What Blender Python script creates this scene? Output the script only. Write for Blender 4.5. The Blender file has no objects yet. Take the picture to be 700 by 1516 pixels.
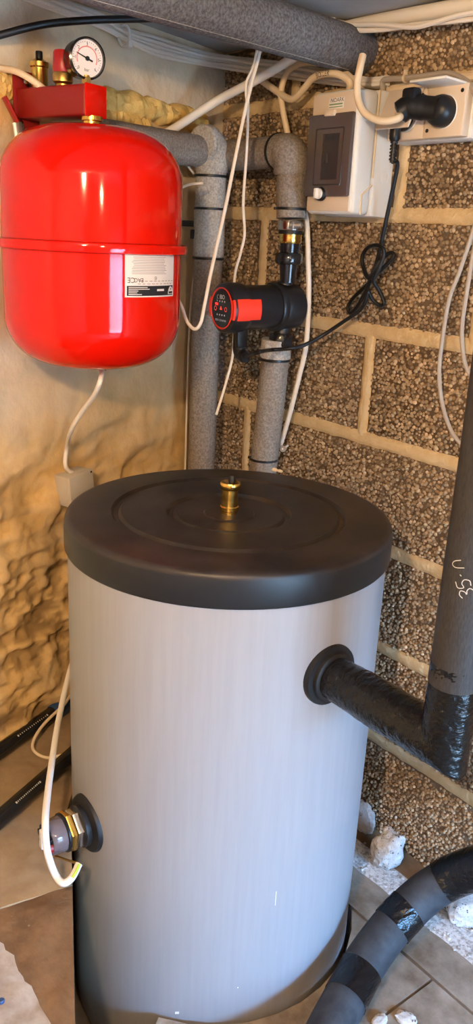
import bpy, bmesh, math, random
import numpy as np
from mathutils import Vector, Matrix

rnd = random.Random(7)
scene = bpy.context.scene
COL = scene.collection

# ------------------------------------------------------------------ camera
CO = np.array([1.10175, -1.15213, 1.15318])
FW = np.array([-.7409, .5932, -.3149]); FW /= np.linalg.norm(FW)
RT = np.array([.6125, .7892, .0457]); RT -= FW * (RT @ FW); RT /= np.linalg.norm(RT)
UP = np.cross(RT, FW)
FPX = 1229.24
cam_d = bpy.data.cameras.new('camera')
cam = bpy.data.objects.new('camera', cam_d)
COL.objects.link(cam)
cam_d.sensor_fit = 'VERTICAL'
cam_d.sensor_height = 36.0
cam_d.lens = FPX / 1516 * 36.0
cam_d.clip_start = .01
M4 = Matrix.Identity(4)
for i in range(3):
    M4[i][0], M4[i][1], M4[i][2], M4[i][3] = RT[i], UP[i], -FW[i], CO[i]
cam.matrix_world = M4
scene.camera = cam

# ------------------------------------------------------------------ world, lamps, exposure
world = bpy.data.worlds.new('sky'); scene.world = world
world.use_nodes = True
wb = world.node_tree.nodes['Background']
wb.inputs[0].default_value = (.20, .50, 1.0, 1)
wb.inputs[1].default_value = 270.0


def lamp(name, loc, power, color, radius):
    d = bpy.data.lights.new(name, 'POINT'); d.energy = power; d.color = color; d.shadow_soft_size = radius
    o = bpy.data.objects.new(name, d); o.location = loc; COL.objects.link(o)
    return o


lamp('ceiling_bulb', (1.06, -1.40, 1.42), 84, (1.0, .67, .36), .03)
lamp('ceiling_bulb', (1.55, -1.02, 1.36), 26, (1.0, .69, .40), .03)
pd = bpy.data.lights.new('doorway_portal', 'AREA'); pd.shape = 'RECTANGLE'; pd.size = .8; pd.size_y = 1.04
pd.cycles.is_portal = True
po = bpy.data.objects.new('doorway_portal', pd); po.location = (2.46, -.455, .52)
po.rotation_euler = (math.pi / 2, 0, math.pi / 2); COL.objects.link(po)

sun = bpy.data.lights.new('sun', 'SUN'); sun.energy = 150; sun.angle = .01; sun.color = (1, .95, .88)
so = bpy.data.objects.new('sun', sun); COL.objects.link(so)
so.rotation_euler = Vector((.22, -.55, -.80)).to_track_quat('-Z', 'Y').to_euler(); so.location = (3, 2, 4)

vs = scene.view_settings
vs.view_transform = 'Standard'; vs.look = 'None'; vs.gamma = 1; vs.use_curve_mapping = False
vs.exposure = -.36

# ------------------------------------------------------------------ geometry of the place
TH = math.radians(72)
LD = np.array([math.cos(TH), -math.sin(TH)])       # along the left wall, away from the corner
LN = np.array([math.sin(TH), math.cos(TH)])        # out of the left wall into the room
CX = -.446                                          # corner on the x axis; right wall is the plane y = 0
ZC = 1.51
TANK = np.array([.143, -.399])


def ray(x, y):
    d = FW + RT * (x - 350) / FPX - UP * (y - 758) / FPX
    return d


def D(x, y, dep):
    return CO + ray(x, y) * dep


def W(x, y, off=0.):
    d = ray(x, y); return CO + d * ((-off - CO[1]) / d[1])


def Lw(x, y, off=0.):
    d = ray(x, y); t = (LN @ (np.array([CX, 0]) - CO[:2]) + off) / (LN @ d[:2]); return CO + d * t


def Z(x, y, z):
    d = ray(x, y); return CO + d * ((z - CO[2]) / d[2])


# ------------------------------------------------------------------ materials
MATS = {}


def mat(name, col, rough=.5, metal=0., var=0., vscale=30., col2=None, bump=0., bscale=60., detail=4., dist=.002,
        coat=0., transmission=0., spec=None, stretch=None, ramp=(.35, .65), emit=None):
    m = bpy.data.materials.new(name); m.use_nodes = True
    nt = m.node_tree; b = nt.nodes['Principled BSDF']
    b.inputs['Base Color'].default_value = (*col, 1)
    b.inputs['Roughness'].default_value = rough
    b.inputs['Metallic'].default_value = metal
    b.inputs['Coat Weight'].default_value = coat
    b.inputs['Coat Roughness'].default_value = .08
    b.inputs['Transmission Weight'].default_value = transmission
    if spec is not None: b.inputs['Specular IOR Level'].default_value = spec
    if emit:
        b.inputs['Emission Color'].default_value = (*emit[0], 1); b.inputs['Emission Strength'].default_value = emit[1]
    tc = nt.nodes.new('ShaderNodeTexCoord'); vec = tc.outputs['Object']
    if stretch:
        mp = nt.nodes.new('ShaderNodeMapping'); mp.inputs['Scale'].default_value = stretch
        nt.links.new(vec, mp.inputs[0]); vec = mp.outputs[0]
    if var or col2:
        n = nt.nodes.new('ShaderNodeTexNoise'); n.inputs['Scale'].default_value = vscale; n.inputs['Detail'].default_value = detail
        n.inputs['Roughness'].default_value = .6
        nt.links.new(vec, n.inputs['Vector'])
        r = nt.nodes.new('ShaderNodeValToRGB')
        c2 = col2 or tuple(min(1, c * (1 + var)) for c in col)
        c1 = col if col2 else tuple(c * (1 - var) for c in col)
        r.color_ramp.elements[0].color = (*c1, 1); r.color_ramp.elements[0].position = ramp[0]
        r.color_ramp.elements[1].color = (*c2, 1); r.color_ramp.elements[1].position = ramp[1]
        nt.links.new(n.outputs['Fac'], r.inputs[0]); nt.links.new(r.outputs[0], b.inputs['Base Color'])
    if bump:
        n2 = nt.nodes.new('ShaderNodeTexNoise'); n2.inputs['Scale'].default_value = bscale; n2.inputs['Detail'].default_value = 5
        nt.links.new(vec, n2.inputs['Vector'])
        bp = nt.nodes.new('ShaderNodeBump'); bp.inputs['Strength'].default_value = bump; bp.inputs['Distance'].default_value = dist
        nt.links.new(n2.outputs['Fac'], bp.inputs['Height']); nt.links.new(bp.outputs[0], b.inputs['Normal'])
    MATS[name] = m
    return m


def attr_mat(name, attr, stops, rough=.9, bump=.3, bscale=300., dist=.001, mixnoise=None):
    """base colour from a per-vertex value (real colour of the pieces), plus fine grain"""
    m = mat(name, (.5, .5, .5), rough, bump=bump, bscale=bscale, dist=dist)
    nt = m.node_tree; b = nt.nodes['Principled BSDF']
    a = nt.nodes.new('ShaderNodeAttribute'); a.attribute_name = attr
    r = nt.nodes.new('ShaderNodeValToRGB'); el = r.color_ramp.elements
    while len(el) < len(stops): el.new(.5)
    for e, (p, c) in zip(el, stops): e.position = p; e.color = (*c, 1)
    nt.links.new(a.outputs['Fac'], r.inputs[0])
    out = r.outputs[0]
    if mixnoise:
        sc, lo, hi = mixnoise
        n = nt.nodes.new('ShaderNodeTexNoise'); n.inputs['Scale'].default_value = sc; n.inputs['Detail'].default_value = 6
        tc = nt.nodes.new('ShaderNodeTexCoord'); nt.links.new(tc.outputs['Object'], n.inputs['Vector'])
        mr = nt.nodes.new('ShaderNodeMapRange'); mr.inputs['To Min'].default_value = lo; mr.inputs['To Max'].default_value = hi
        mr.inputs['From Min'].default_value = .3; mr.inputs['From Max'].default_value = .7
        nt.links.new(n.outputs['Fac'], mr.inputs['Value'])
        mx = nt.nodes.new('ShaderNodeMix'); mx.data_type = 'RGBA'; mx.blend_type = 'MULTIPLY'; mx.inputs['Factor'].default_value = 1
        nt.links.new(out, mx.inputs['A']); nt.links.new(mr.outputs[0], mx.inputs['B']); out = mx.outputs['Result']
    nt.links.new(out, b.inputs['Base Color'])
    return m


mat('mortar', (.55, .39, .20), .95, col2=(.66, .50, .29), vscale=25, bump=.8, bscale=150, dist=.003)
attr_mat('clay', 'tone', [(0, (.08, .052, .030)), (.3, (.235, .155, .085)), (.7, (.41, .29, .17)), (1, (.62, .46, .30))], .85, bump=.25, bscale=500, dist=.0006, mixnoise=(6, .75, 1.15))
attr_mat('old_wall', 'tone', [(0, (.26, .155, .06)), (.3, (.66, .43, .17)), (.5, (.70, .50, .265)), (.75, (.66, .55, .40)), (1, (.78, .70, .57))], .92, bump=.5, bscale=90, dist=.003, mixnoise=(14, .82, 1.1))
mat('foam_sealant', (.60, .36, .09), .85, col2=(.76, .52, .17), vscale=40, bump=.6, bscale=120, dist=.003)
mat('ceiling', (.36, .35, .34), .9, var=.12, vscale=7, bump=.3, bscale=60)
mat('plain_wall', (.42, .38, .32), .9, var=.15, vscale=6)
mat('outside', (.36, .33, .29), .9, var=.1, vscale=4)
mat('floor_base', (.22, .17, .12), .95, var=.3, vscale=15, bump=.5)
mat('floor_slab', (.125, .085, .052), .9, col2=(.30, .245, .19), vscale=14, detail=8, bump=.6, bscale=45, dist=.003)
mat('dirt', (.115, .060, .024), .95, col2=(.20, .11, .048), vscale=18, bump=.6, bscale=60, dist=.004)
mat('ledge', (.24, .155, .080), .92, col2=(.35, .24, .13), vscale=12, bump=.4, bscale=60, dist=.003)
mat('screed_daylight', (.27, .22, .18), .92, col2=(.42, .37, .325), vscale=22, bump=.8, bscale=28, dist=.006)  # pale tone painted in place of daylight on the ground
mat('dust', (.30, .27, .24), .95, col2=(.60, .57, .54), vscale=160, bump=.5, bscale=200, dist=.003, ramp=(.38, .55))
mat('rubble', (.42, .385, .35), .95, col2=(.63, .60, .57), vscale=60, bump=.8, bscale=130, dist=.004)
mat('rubble_speck', (.10, .08, .07), .95)
mat('jacket', (.270, .262, .268), .42, spec=.28, col2=(.290, .282, .288), vscale=9, stretch=(12, 12, .6), bump=.05, bscale=40)
mat('lid', (.012, .009, .008), .42, spec=.32, col2=(.042, .030, .024), vscale=9, bump=.25, bscale=420, dist=.0006, ramp=(.38, .72))
mat('lid_rim', (.012, .0115, .012), .42, spec=.3, bump=.15, bscale=500, dist=.0005)
mat('gasket', (.010, .009, .009), .5, spec=.3)
mat('brass', (.78, .50, .13), .22, metal=1, var=.06, vscale=60)
mat('brass_dark', (.55, .34, .10), .35, metal=1)
mat('steel', (.62, .62, .62), .22, metal=1)
mat('zinc', (.50, .50, .50), .4, metal=.9)
mat('black_plastic', (.008, .008, .0085), .38, spec=.3)
mat('black_gloss', (.012, .012, .013), .16)
mat('black_iron', (.013, .0125, .013), .36, spec=.35, bump=.15, bscale=250, dist=.0005)
mat('black_cord', (.009, .009, .0095), .45, spec=.3)
mat('foam_light', (.25, .225, .195), .85, spec=.25, col2=(.47, .43, .375), vscale=260, bump=.5, bscale=350, dist=.001)
mat('foam_mid', (.145, .120, .095), .85, spec=.25, col2=(.28, .235, .19), vscale=260, bump=.5, bscale=350, dist=.001)
mat('foam_dark', (.060, .055, .051), .75, spec=.3, col2=(.165, .152, .142), vscale=230, bump=.6, bscale=300, dist=.001)
mat('foam_black', (.018, .0165, .016), .6, spec=.3, col2=(.038, .035, .033), vscale=120, stretch=(6, 6, 1), bump=.3, bscale=200, dist=.0006)
mat('foam_slate', (.020, .022, .026), .65, spec=.3, col2=(.038, .041, .047), vscale=50, bump=.3, bscale=300, dist=.0006)
mat('tape', (.004, .004, .0045), .13, spec=.32, bump=.9, bscale=38, dist=.005, stretch=(2.6, .8, 2.6))
mat('red_paint', (.60, .005, .001), .08, spec=.36)
mat('red_dull', (.24, .010, .007), .38, spec=.35)
mat('red_plastic', (.34, .010, .012), .38)
mat('pump_red', (.80, .035, .010), .4)
mat('sticker', (.80, .76, .76), .5)
mat('print', (.02, .018, .018), .6, spec=.2)
mat('print_pale', (.34, .29, .29), .6)
mat('print_green', (.18, .30, .16), .6)
mat('ink_white', (.48, .47, .45), .7)
mat('white_plastic', (.76, .77, .76), .4)
mat('beige_plastic', (.66, .55, .43), .42)
mat('white_cable', (.78, .74, .68), .42)
mat('cream_cable', (.72, .58, .40), .45)
mat('grey_cable', (.36, .31, .26), .5)
mat('grey_box', (.50, .46, .39), .55, bump=.1)
mat('dial', (.80, .79, .84), .4)
mat('gauge_scale', (.70, .22, .22), .6)
mat('smoke', (.085, .062, .052), .12, spec=.6)
mat('smoke_dark', (.035, .025, .022), .2)
mat('glass_smoke', (.30, .24, .25), .1, transmission=.55)
mat('blue_fitting', (.02, .06, .16), .45)
mat('led_red', (.8, .02, .01), .4, emit=((1, .05, .03), 1.2))
mat('green_stripe', (.45, .70, .05), .45)

# ------------------------------------------------------------------ mesh helpers
ORG = {}


def thing(name, label, cat, loc, group=None):
    o = bpy.data.objects.new(name, None); o.empty_display_size = .03
    COL.objects.link(o); o.location = loc; ORG[o.name] = np.array(loc, float)
    o['label'] = label; o['category'] = cat
    if group: o['group'] = group
    return o


def mk(name, geo, material, parent=None, label=None, cat=None, group=None, kind=None, smooth=True, angle=40, org=None):
    """geo = (verts, faces) in world space -> one mesh object, origin at its thing's base"""
    V, F = geo
    V = np.asarray(V, float)
    if parent is not None: og = ORG[parent.name]
    elif org is not None: og = np.asarray(org, float)
    else:
        og = (V.min(0) + V.max(0)) / 2; og[2] = V[:, 2].min()
    me = bpy.data.meshes.new(name)
    me.from_pydata((V - og).tolist(), [], [list(f) for f in F])
    me.materials.append(MATS[material] if isinstance(material, str) else material)
    if smooth:
        me.polygons.foreach_set('use_smooth', np.ones(len(me.polygons), bool))
        try: me.set_sharp_from_angle(angle=math.radians(angle))
        except Exception: pass
    me.update()
    o = bpy.data.objects.new(name, me); COL.objects.link(o)
    ORG[o.name] = og
    if parent is not None: o.parent = parent
    else: o.location = og
    if label: o['label'] = label
    if cat: o['category'] = cat
    if group: o['group'] = group
    if kind: o['kind'] = kind
    return o


def join(*gs):
    V = []; F = []; n = 0
    for v, f in gs:
        v = np.asarray(v, float); V.append(v); F += [[i + n for i in q] for q in f]; n += len(v)
    return np.concatenate(V), F


def frame(axis, ref=(0, 0, 1)):
    a = np.asarray(axis, float); a = a / np.linalg.norm(a)
    r = np.asarray(ref, float)
    if abs(a @ r) > .95: r = np.array([1., 0, 0])
    u = np.cross(r, a); u /= np.linalg.norm(u)
    v = np.cross(a, u)
    return u, v, a


def catmull(P, n):
    P = [np.asarray(p, float) for p in P]
    if len(P) == 2: return np.array([P[0] + (P[1] - P[0]) * t for t in np.linspace(0, 1, n)])
    Q = [2 * P[0] - P[1]] + P + [2 * P[-1] - P[-2]]
    out = []
    for i in range(1, len(Q) - 2):
        p0, p1, p2, p3 = Q[i - 1:i + 3]
        for t in np.linspace(0, 1, n, endpoint=False):
            out.append(.5 * ((2 * p1) + (-p0 + p2) * t + (2 * p0 - 5 * p1 + 4 * p2 - p3) * t * t + (-p0 + 3 * p1 - 3 * p2 + p3) * t ** 3))
    out.append(P[-1])
    return np.array(out)


def tube(P, r, seg=10, n=8, rf=None, smooth=True, cap=True, flat=1.):
    """swept round tube; rf(t, a) scales the radius"""
    C = catmull(P, n) if smooth else np.asarray(P, float)
    T = np.gradient(C, axis=0); T /= np.linalg.norm(T, axis=1)[:, None]
    u, v, _ = frame(T[0])
    V = []; N = len(C)
    A = np.linspace(0, 2 * math.pi, seg, endpoint=False)
    for i in range(N):
        if i:
            u = u - T[i] * (u @ T[i]); u /= np.linalg.norm(u)
        v = np.cross(T[i], u)
        rr = r[i * (len(r) - 1) // max(1, N - 1)] if isinstance(r, (list, tuple)) else r
        for a in A:
            k = rr * (rf(i / (N - 1), a) if rf else 1)
            V.append(C[i] + k * (math.cos(a) * u + flat * math.sin(a) * v))
    F = []
    for i in range(N - 1):
        for j in range(seg):
            k = (j + 1) % seg
            F.append((i * seg + j, i * seg + k, (i + 1) * seg + k, (i + 1) * seg + j))
    if cap:
        F.append(tuple(range(seg - 1, -1, -1))); F.append(tuple(range((N - 1) * seg, N * seg)))
    return np.array(V), F


def lathe(prof, o, axis=(0, 0, 1), seg=32, ref=(0, 0, 1), a0=0.):
    """profile of (radius, height) turned about an axis"""
    u, v, w = frame(axis, ref); o = np.asarray(o, float)
    V = []; F = []; rings = []
    for r, h in prof:
        if r < 1e-6:
            rings.append([len(V)]); V.append(o + w * h)
        else:
            idx = []
            for j in range(seg):
                a = a0 + 2 * math.pi * j / seg
                idx.append(len(V)); V.append(o + w * h + r * (math.cos(a) * u + math.sin(a) * v))
            rings.append(idx)
    for A, B in zip(rings, rings[1:]):
        for j in range(seg):
            k = (j + 1) % seg
            if len(A) == 1 and len(B) == 1: continue
            if len(A) == 1: F.append((A[0], B[k], B[j]) if False else (A[0], B[j], B[k]))
            elif len(B) == 1: F.append((A[j], A[k], B[0]))
            else: F.append((A[j], A[k], B[k], B[j]))
    # orient outward
    return fixn(np.array(V), F)


def fixn(V, F):
    bm = bmesh.new()
    vs_ = [bm.verts.new(p) for p in V]
    for f in F:
        try: bm.faces.new([vs_[i] for i in f])
        except ValueError: pass
    bmesh.ops.recalc_face_normals(bm, faces=bm.faces)
    bm.verts.index_update()
    V2 = np.array([v.co[:] for v in bm.verts]); F2 = [[v.index for v in f.verts] for f in bm.faces]
    bm.free()
    return V2, F2


def cyl(o, axis, r, h, seg=24, bev=.0, a0=0., r2=None, ref=(0, 0, 1)):
    r2 = r if r2 is None else r2
    if bev: p = [(0, 0), (r - bev, 0), (r, bev), (r2, h - bev), (r2 - bev, h), (0, h)]
    else: p = [(0, 0), (r, 0), (r2, h), (0, h)]
    return lathe(p, o, axis, seg, a0=a0, ref=ref)


def box(c, size, bev=.0, ax=None, seg=2):
    """bevelled box, centre c, size along the three axes of ax (rows)"""
    ax = np.eye(3) if ax is None else np.asarray(ax, float)
    bm = bmesh.new(); bmesh.ops.create_cube(bm, size=1)
    for v in bm.verts: v.co = Vector((v.co.x * size[0], v.co.y * size[1], v.co.z * size[2]))
    if bev: bmesh.ops.bevel(bm, geom=list(bm.edges), offset=bev, segments=seg, affect='EDGES', profile=.5)
    bmesh.ops.recalc_face_normals(bm, faces=bm.faces)
    bm.verts.index_update()
    V = np.array([v.co[:] for v in bm.verts]) @ ax + np.asarray(c, float)
    F = [[v.index for v in f.verts] for f in bm.faces]
    bm.free()
    if np.linalg.det(ax) < 0: F = [f[::-1] for f in F]
    return V, F


def prism(poly, o, ua, va, wa, h):
    """polygon in the (ua, va) plane at o, thickened by h along wa"""
    o = np.asarray(o, float); ua = np.asarray(ua, float); va = np.asarray(va, float); wa = np.asarray(wa, float)
    n = len(poly)
    V = [o + ua * p + va * q for p, q in poly] + [o + ua * p + va * q + wa * h for p, q in poly]
    F = [list(range(n))[::-1], list(range(n, 2 * n))] + [[i, (i + 1) % n, n + (i + 1) % n, n + i] for i in range(n)]
    return fixn(np.array(V), F)


def rrect(w, h, r, n=4):
    P = []
    for cx, cy, a in ((w / 2 - r, h / 2 - r, 0), (-w / 2 + r, h / 2 - r, 90), (-w / 2 + r, -h / 2 + r, 180), (w / 2 - r, -h / 2 + r, 270)):
        for k in range(n + 1):
            t = math.radians(a + 90 * k / n); P.append((cx + r * math.cos(t), cy + r * math.sin(t)))
    return P


def text2d(s, size):
    cu = bpy.data.curves.new('text', 'FONT'); cu.body = s; cu.size = size; cu.align_x = 'CENTER'; cu.align_y = 'CENTER'
    cu.resolution_u = 3
    o = bpy.data.objects.new('text', cu)
    me = o.to_mesh()
    V = np.array([v.co[:2] for v in me.vertices]); F = [list(p.vertices) for p in me.polygons]
    o.to_mesh_clear(); bpy.data.objects.remove(o); bpy.data.curves.remove(cu)
    return V, F


def lettering(s, size, fn):
    V, F = text2d(s, size)
    return np.array([fn(u, v) for u, v in V]), F


def flatmap(o, ua, va):
    o = np.asarray(o, float); ua = np.asarray(ua, float); va = np.asarray(va, float)
    return lambda u, v: o + ua * u + va * v


# value noise
_tab = np.random.RandomState(3).rand(256, 256)


def vn(x, y):
    xi = np.floor(x).astype(int); yi = np.floor(y).astype(int); fx = x - xi; fy = y - yi
    fx = fx * fx * (3 - 2 * fx); fy = fy * fy * (3 - 2 * fy)
    g = lambda a, b: _tab[a & 255, b & 255]
    return (g(xi, yi) * (1 - fx) + g(xi + 1, yi) * fx) * (1 - fy) + (g(xi, yi + 1) * (1 - fx) + g(xi + 1, yi + 1) * fx) * fy


def fbm(x, y, o=5, seed=0, ridged=False):
    s = 0; a = .5; x = np.asarray(x, float) + seed * 17.3; y = np.asarray(y, float) + seed * 9.1
    for _ in range(o):
        n = vn(x, y); n = 1 - abs(2 * n - 1) if ridged else n
        s = s + a * n; a *= .5; x = x * 2.03 + 5.2; y = y * 2.03 + 1.7
    return s


def grid_faces(nu, nv, flip=False):
    F = []
    for i in range(nu - 1):
        for j in range(nv - 1):
            q = (i * nv + j, (i + 1) * nv + j, (i + 1) * nv + j + 1, i * nv + j + 1)
            F.append(q[::-1] if flip else q)
    return F


def set_attr(o, name, vals):
    a = o.data.attributes.new(name, 'FLOAT', 'POINT'); a.data.foreach_set('value', np.asarray(vals, np.float32))


# ------------------------------------------------------------------ the setting: right wall of clay blocks
XE = 2.45
xs = np.concatenate([np.arange(CX - .25, .75, .012), np.linspace(.75, XE + .2, 24)]); zs = np.arange(0, 1.53, .012); zs[-1] = 1.53
GX, GZ = np.meshgrid(xs, zs, indexing='ij')
my = .0015 - .006 * (fbm(GX * 40, GZ * 40, 4, 1) - .5)
V = np.stack([GX, my, GZ], -1).reshape(-1, 3)
front = (V, grid_faces(len(xs), len(zs)))
back = box(((XE + .2 + CX - .25) / 2, .13, .635), (XE + .2 - CX + .25, .2, 1.79))
wall_right = mk('wall_right', join(front, back), 'mortar', kind='structure', org=(0, 0, 0),
                label='block wall of brown expanded clay granules with sandy mortar joints')

JX = {0: [-.10, .43], 1: [-.36, .16 - .10, .56], 2: [-.12, .44], 3: [-.315, .31, .82], 4: [.033, .60], 5: [-.29, .262, .80], 6: [.068, .62], 7: [-.22, .33, .80]}
JW = .021


def granules(x0, x1, z0, z1, seed):
    rs = np.random.RandomState(seed)
    sp = .0069
    nx = int((x1 - x0) / sp); nz = int((z1 - z0) / (sp * .87))
    gx, gz = np.meshgrid(np.arange(nx), np.arange(nz), indexing='ij')
    cx = x0 + sp * (.5 + gx + .5 * (gz % 2)) + rs.uniform(-.0022, .0022, gx.shape)
    cz = z0 + sp * .87 * (.5 + gz) + rs.uniform(-.0022, .0022, gx.shape)
    cx = cx.ravel(); cz = cz.ravel()
    keep = (rs.rand(len(cx)) > .05) & (cx < x1 + .002)
    cx = cx[keep]; cz = cz[keep]; n = len(cx)
    r = rs.uniform(.0028, .0047, n); dep = rs.uniform(-.0018, .0014, n)
    pr = [(0, 1.0), (.62, .78), (1.0, .05), ]
    seg = 6
    V = np.zeros((n, 1 + 2 * seg, 3))
    a = np.arange(seg) * 2 * math.pi / seg
    off = rs.uniform(0, 2, n)
    V[:, 0] = np.stack([cx + r * rs.uniform(-.2, .2, n), -(r * .95 + dep), cz + r * rs.uniform(-.2, .2, n)], -1)
    for k, (q, h) in enumerate(pr[1:]):
        for j in range(seg):
            jit = rs.uniform(.85, 1.15, n)
            V[:, 1 + k * seg + j] = np.stack([cx + r * q * jit * np.cos(a[j] + off), -(r * .95 * h + dep) + (.001 if k else 0), cz + r * q * jit * np.sin(a[j] + off)], -1)
    tone = np.repeat(np.clip(rs.beta(2.2, 2.6, n), 0, 1), 1 + 2 * seg)
    base = np.arange(n) * (1 + 2 * seg)
    T = []
    for j in range(seg):
        k = (j + 1) % seg
        T.append(np.stack([base, base + 1 + j, base + 1 + k], -1))
        T.append(np.stack([base + 1 + j, base + 1 + seg + j, base + 1 + seg + k], -1))
        T.append(np.stack([base + 1 + j, base + 1 + seg + k, base + 1 + k], -1))
    return V.reshape(-1, 3), np.concatenate(T), tone


def clay_block(x0, x1, z0, z1, seed, fine):
    bv, bf = box(((x0 + x1) / 2, .022, (z0 + z1) / 2), (x1 - x0, .044, z1 - z0), .003, seg=1)
    bt = np.full(len(bv), .06)
    tris = []
    for f in bf:
        for k in range(1, len(f) - 1): tris.append((f[0], f[k], f[k + 1]))
    tris = np.array(tris)
    if fine:
        gv, gt, tone = granules(x0 + .002, x1 - .003, z0 + .002, z1 - .002, seed)
        gt = gt + len(bv); V = np.concatenate([bv, gv]); T = np.concatenate([tris, gt]); tt = np.concatenate([bt, tone])
    else:
        V, T, tt = bv, tris, np.full(len(bv), .4)
    me = bpy.data.meshes.new('clay_block')
    me.vertices.add(len(V)); me.vertices.foreach_set('co', V.ravel().astype(np.float32))
    me.loops.add(T.size); me.loops.foreach_set('vertex_index', T.ravel().astype(np.int32))
    me.polygons.add(len(T)); me.polygons.foreach_set('loop_start', (np.arange(len(T)) * 3).astype(np.int32))
    me.polygons.foreach_set('use_smooth', np.ones(len(T), bool))
    me.update(calc_edges=True); me.validate()
    me.materials.append(MATS['clay'])
    o = bpy.data.objects.new('clay_block', me); COL.objects.link(o); o.parent = wall_right
    set_attr(o, 'tone', tt)


for k in range(8):
    z0, z1 = .2 * k + JW / 2, min(.2 * (k + 1) - JW / 2, ZC)
    if k == 0: z0 = -.01
    e = [CX - .2] + JX[k]
    while e[-1] < XE: e.append(e[-1] + .5)
    for i in range(len(e) - 1):
        x0, x1 = e[i] + JW / 2, min(e[i + 1] - JW / 2, XE)
        if x1 - x0 < .02: continue
        clay_block(x0, x1, z0, z1, k * 20 + i, x0 < .55)

def mortar_ribbon(p, q, seed):
    L = np.linalg.norm(np.subtract(q, p)); n = max(4, int(L / .006)); m = 7
    d = np.subtract(q, p) / L; nn = np.array([-d[1], d[0]])
    t = np.linspace(0, L, n)
    w0 = .0095 + .0085 * fbm(t * 45, t * 0 + 1, 4, seed); w1 = .0095 + .0085 * fbm(t * 45, t * 0 + 7, 4, seed + 1)
    V = []
    for i in range(n):
        for j in range(m):
            k = j / (m - 1); off = -w0[i] + (w0[i] + w1[i]) * k
            c = np.array(p) + d * t[i] + nn * off
            h = -.0042 * math.sin(math.pi * k) ** .6 * (.7 + .6 * float(vn(np.array(t[i] * 130 + seed), np.array(off * 200.)))) + (.001 if j in (0, m - 1) else 0)
            V.append((c[0], h, c[1]))
    return fixn(np.array(V), grid_faces(n, m))


for k in range(1, 8):
    mk('mortar_joint', mortar_ribbon((CX + .004, .2 * k), (.62, .2 * k), 100 + k), 'mortar', wall_right)
for k in range(8):
    for x in JX[k]:
        if x < .6: mk('mortar_joint', mortar_ribbon((x, .2 * k + .004), (x, min(.2 * k + .196, ZC)), 140 + k), 'mortar', wall_right)

# left wall: old rough concrete
sl = np.concatenate([np.arange(-.03, .85, .006), np.linspace(.86, 2.4, 30)]); zl = np.concatenate([[-.26, -.1], np.arange(0, 1.53, .006)]); zl[-1] = 1.53
GS, GZ = np.meshgrid(sl, zl, indexing='ij')
low = np.clip((.86 - GZ) / .35, 0, 1) * np.clip(GS / .25, 0, 1)
disp = .003 * (fbm(GS * 30, GZ * 30, 4, 2) - .5)
disp += .009 * (fbm(GS * 6, GZ * 6, 4, 6) - .45)
disp += low * (.055 * (fbm(GS * 6 + GZ * 2, GZ * 11, 5, 4, True) - .62) + .034 * (fbm(GS * 15, GZ * 26, 5, 5, True) - .6) + .010 * (fbm(GS * 60, GZ * 80, 3, 14) - .5))
disp += .020 * np.clip((.45 - GZ) / .3, 0, 1)
# plaster lump band under the top pour
band = np.exp(-((GZ - 1.325 - .03 * (fbm(GS * 14, GS * 0, 3, 8) - .5)) / .03) ** 2) * np.clip((GS - .06) / .04, 0, 1)
disp += band * .016 * fbm(GS * 40, GZ * 40, 3, 9)
P2 = np.array([CX, 0]) + GS[..., None] * LD + disp[..., None] * LN
V = np.concatenate([P2, GZ[..., None]], -1).reshape(-1, 3)
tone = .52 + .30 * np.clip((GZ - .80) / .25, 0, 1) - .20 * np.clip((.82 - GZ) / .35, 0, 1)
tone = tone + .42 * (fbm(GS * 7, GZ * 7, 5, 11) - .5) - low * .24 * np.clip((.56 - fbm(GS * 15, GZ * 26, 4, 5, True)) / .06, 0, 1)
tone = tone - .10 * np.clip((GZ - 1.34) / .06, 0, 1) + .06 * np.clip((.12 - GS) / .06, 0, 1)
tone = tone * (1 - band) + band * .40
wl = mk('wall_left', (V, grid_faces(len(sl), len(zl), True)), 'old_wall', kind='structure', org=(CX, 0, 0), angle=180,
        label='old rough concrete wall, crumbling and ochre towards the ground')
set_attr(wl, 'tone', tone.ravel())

def foam_bead(pts, r, seed):
    P = [Lw(x, y, .004) for x, y in pts]
    return tube(P, r, 20, 14, rf=lambda t, a: .55 + 1.1 * float(fbm(np.array(t * 26 + math.cos(a)), np.array(math.sin(a) * 1.6 + 3), 4, seed)))


mk('foam_bead', foam_bead([(135, 150), (170, 152), (205, 160), (240, 168), (270, 176), (300, 186)], .020, 3), 'foam_sealant', wl, label='lumpy yellow expanding foam bead')
mk('foam_bead', foam_bead([(150, 172), (185, 180), (215, 188)], .016, 5), 'foam_sealant', wl)
mk('foam_bead', foam_bead([(-20, 118), (10, 128), (30, 134)], .016, 6), 'foam_sealant', wl)

# the rest of the room behind the camera, with the doorway to the daylight
mk('ceiling', box(((XE + .2 - .7) / 2, -1.0, ZC + .05), (XE + .9, 2.6, .1)), 'ceiling', kind='structure', smooth=False, label='grey concrete ceiling slab')
mk('wall_back', box(((XE + .2 + .1) / 2, -2.25, .63), (XE + .5, .1, 1.76)), 'plain_wall', kind='structure', smooth=False, label='plain wall behind the camera')
e1 = box((XE + .05, -1.56, .63), (.1, 1.42, 1.76)); e2 = box((XE + .05, -.03, .63), (.1, .06, 1.76)); e3 = box((XE + .05, -.455, 1.275), (.1, .79, .47))
e4 = box((XE + .05, -.455, -.13), (.1, .79, .24))
mk('wall_front', join(e1, e2, e3, e4), 'plain_wall', kind='structure', smooth=False, label='end wall with the open doorway that lets daylight in')

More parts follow.
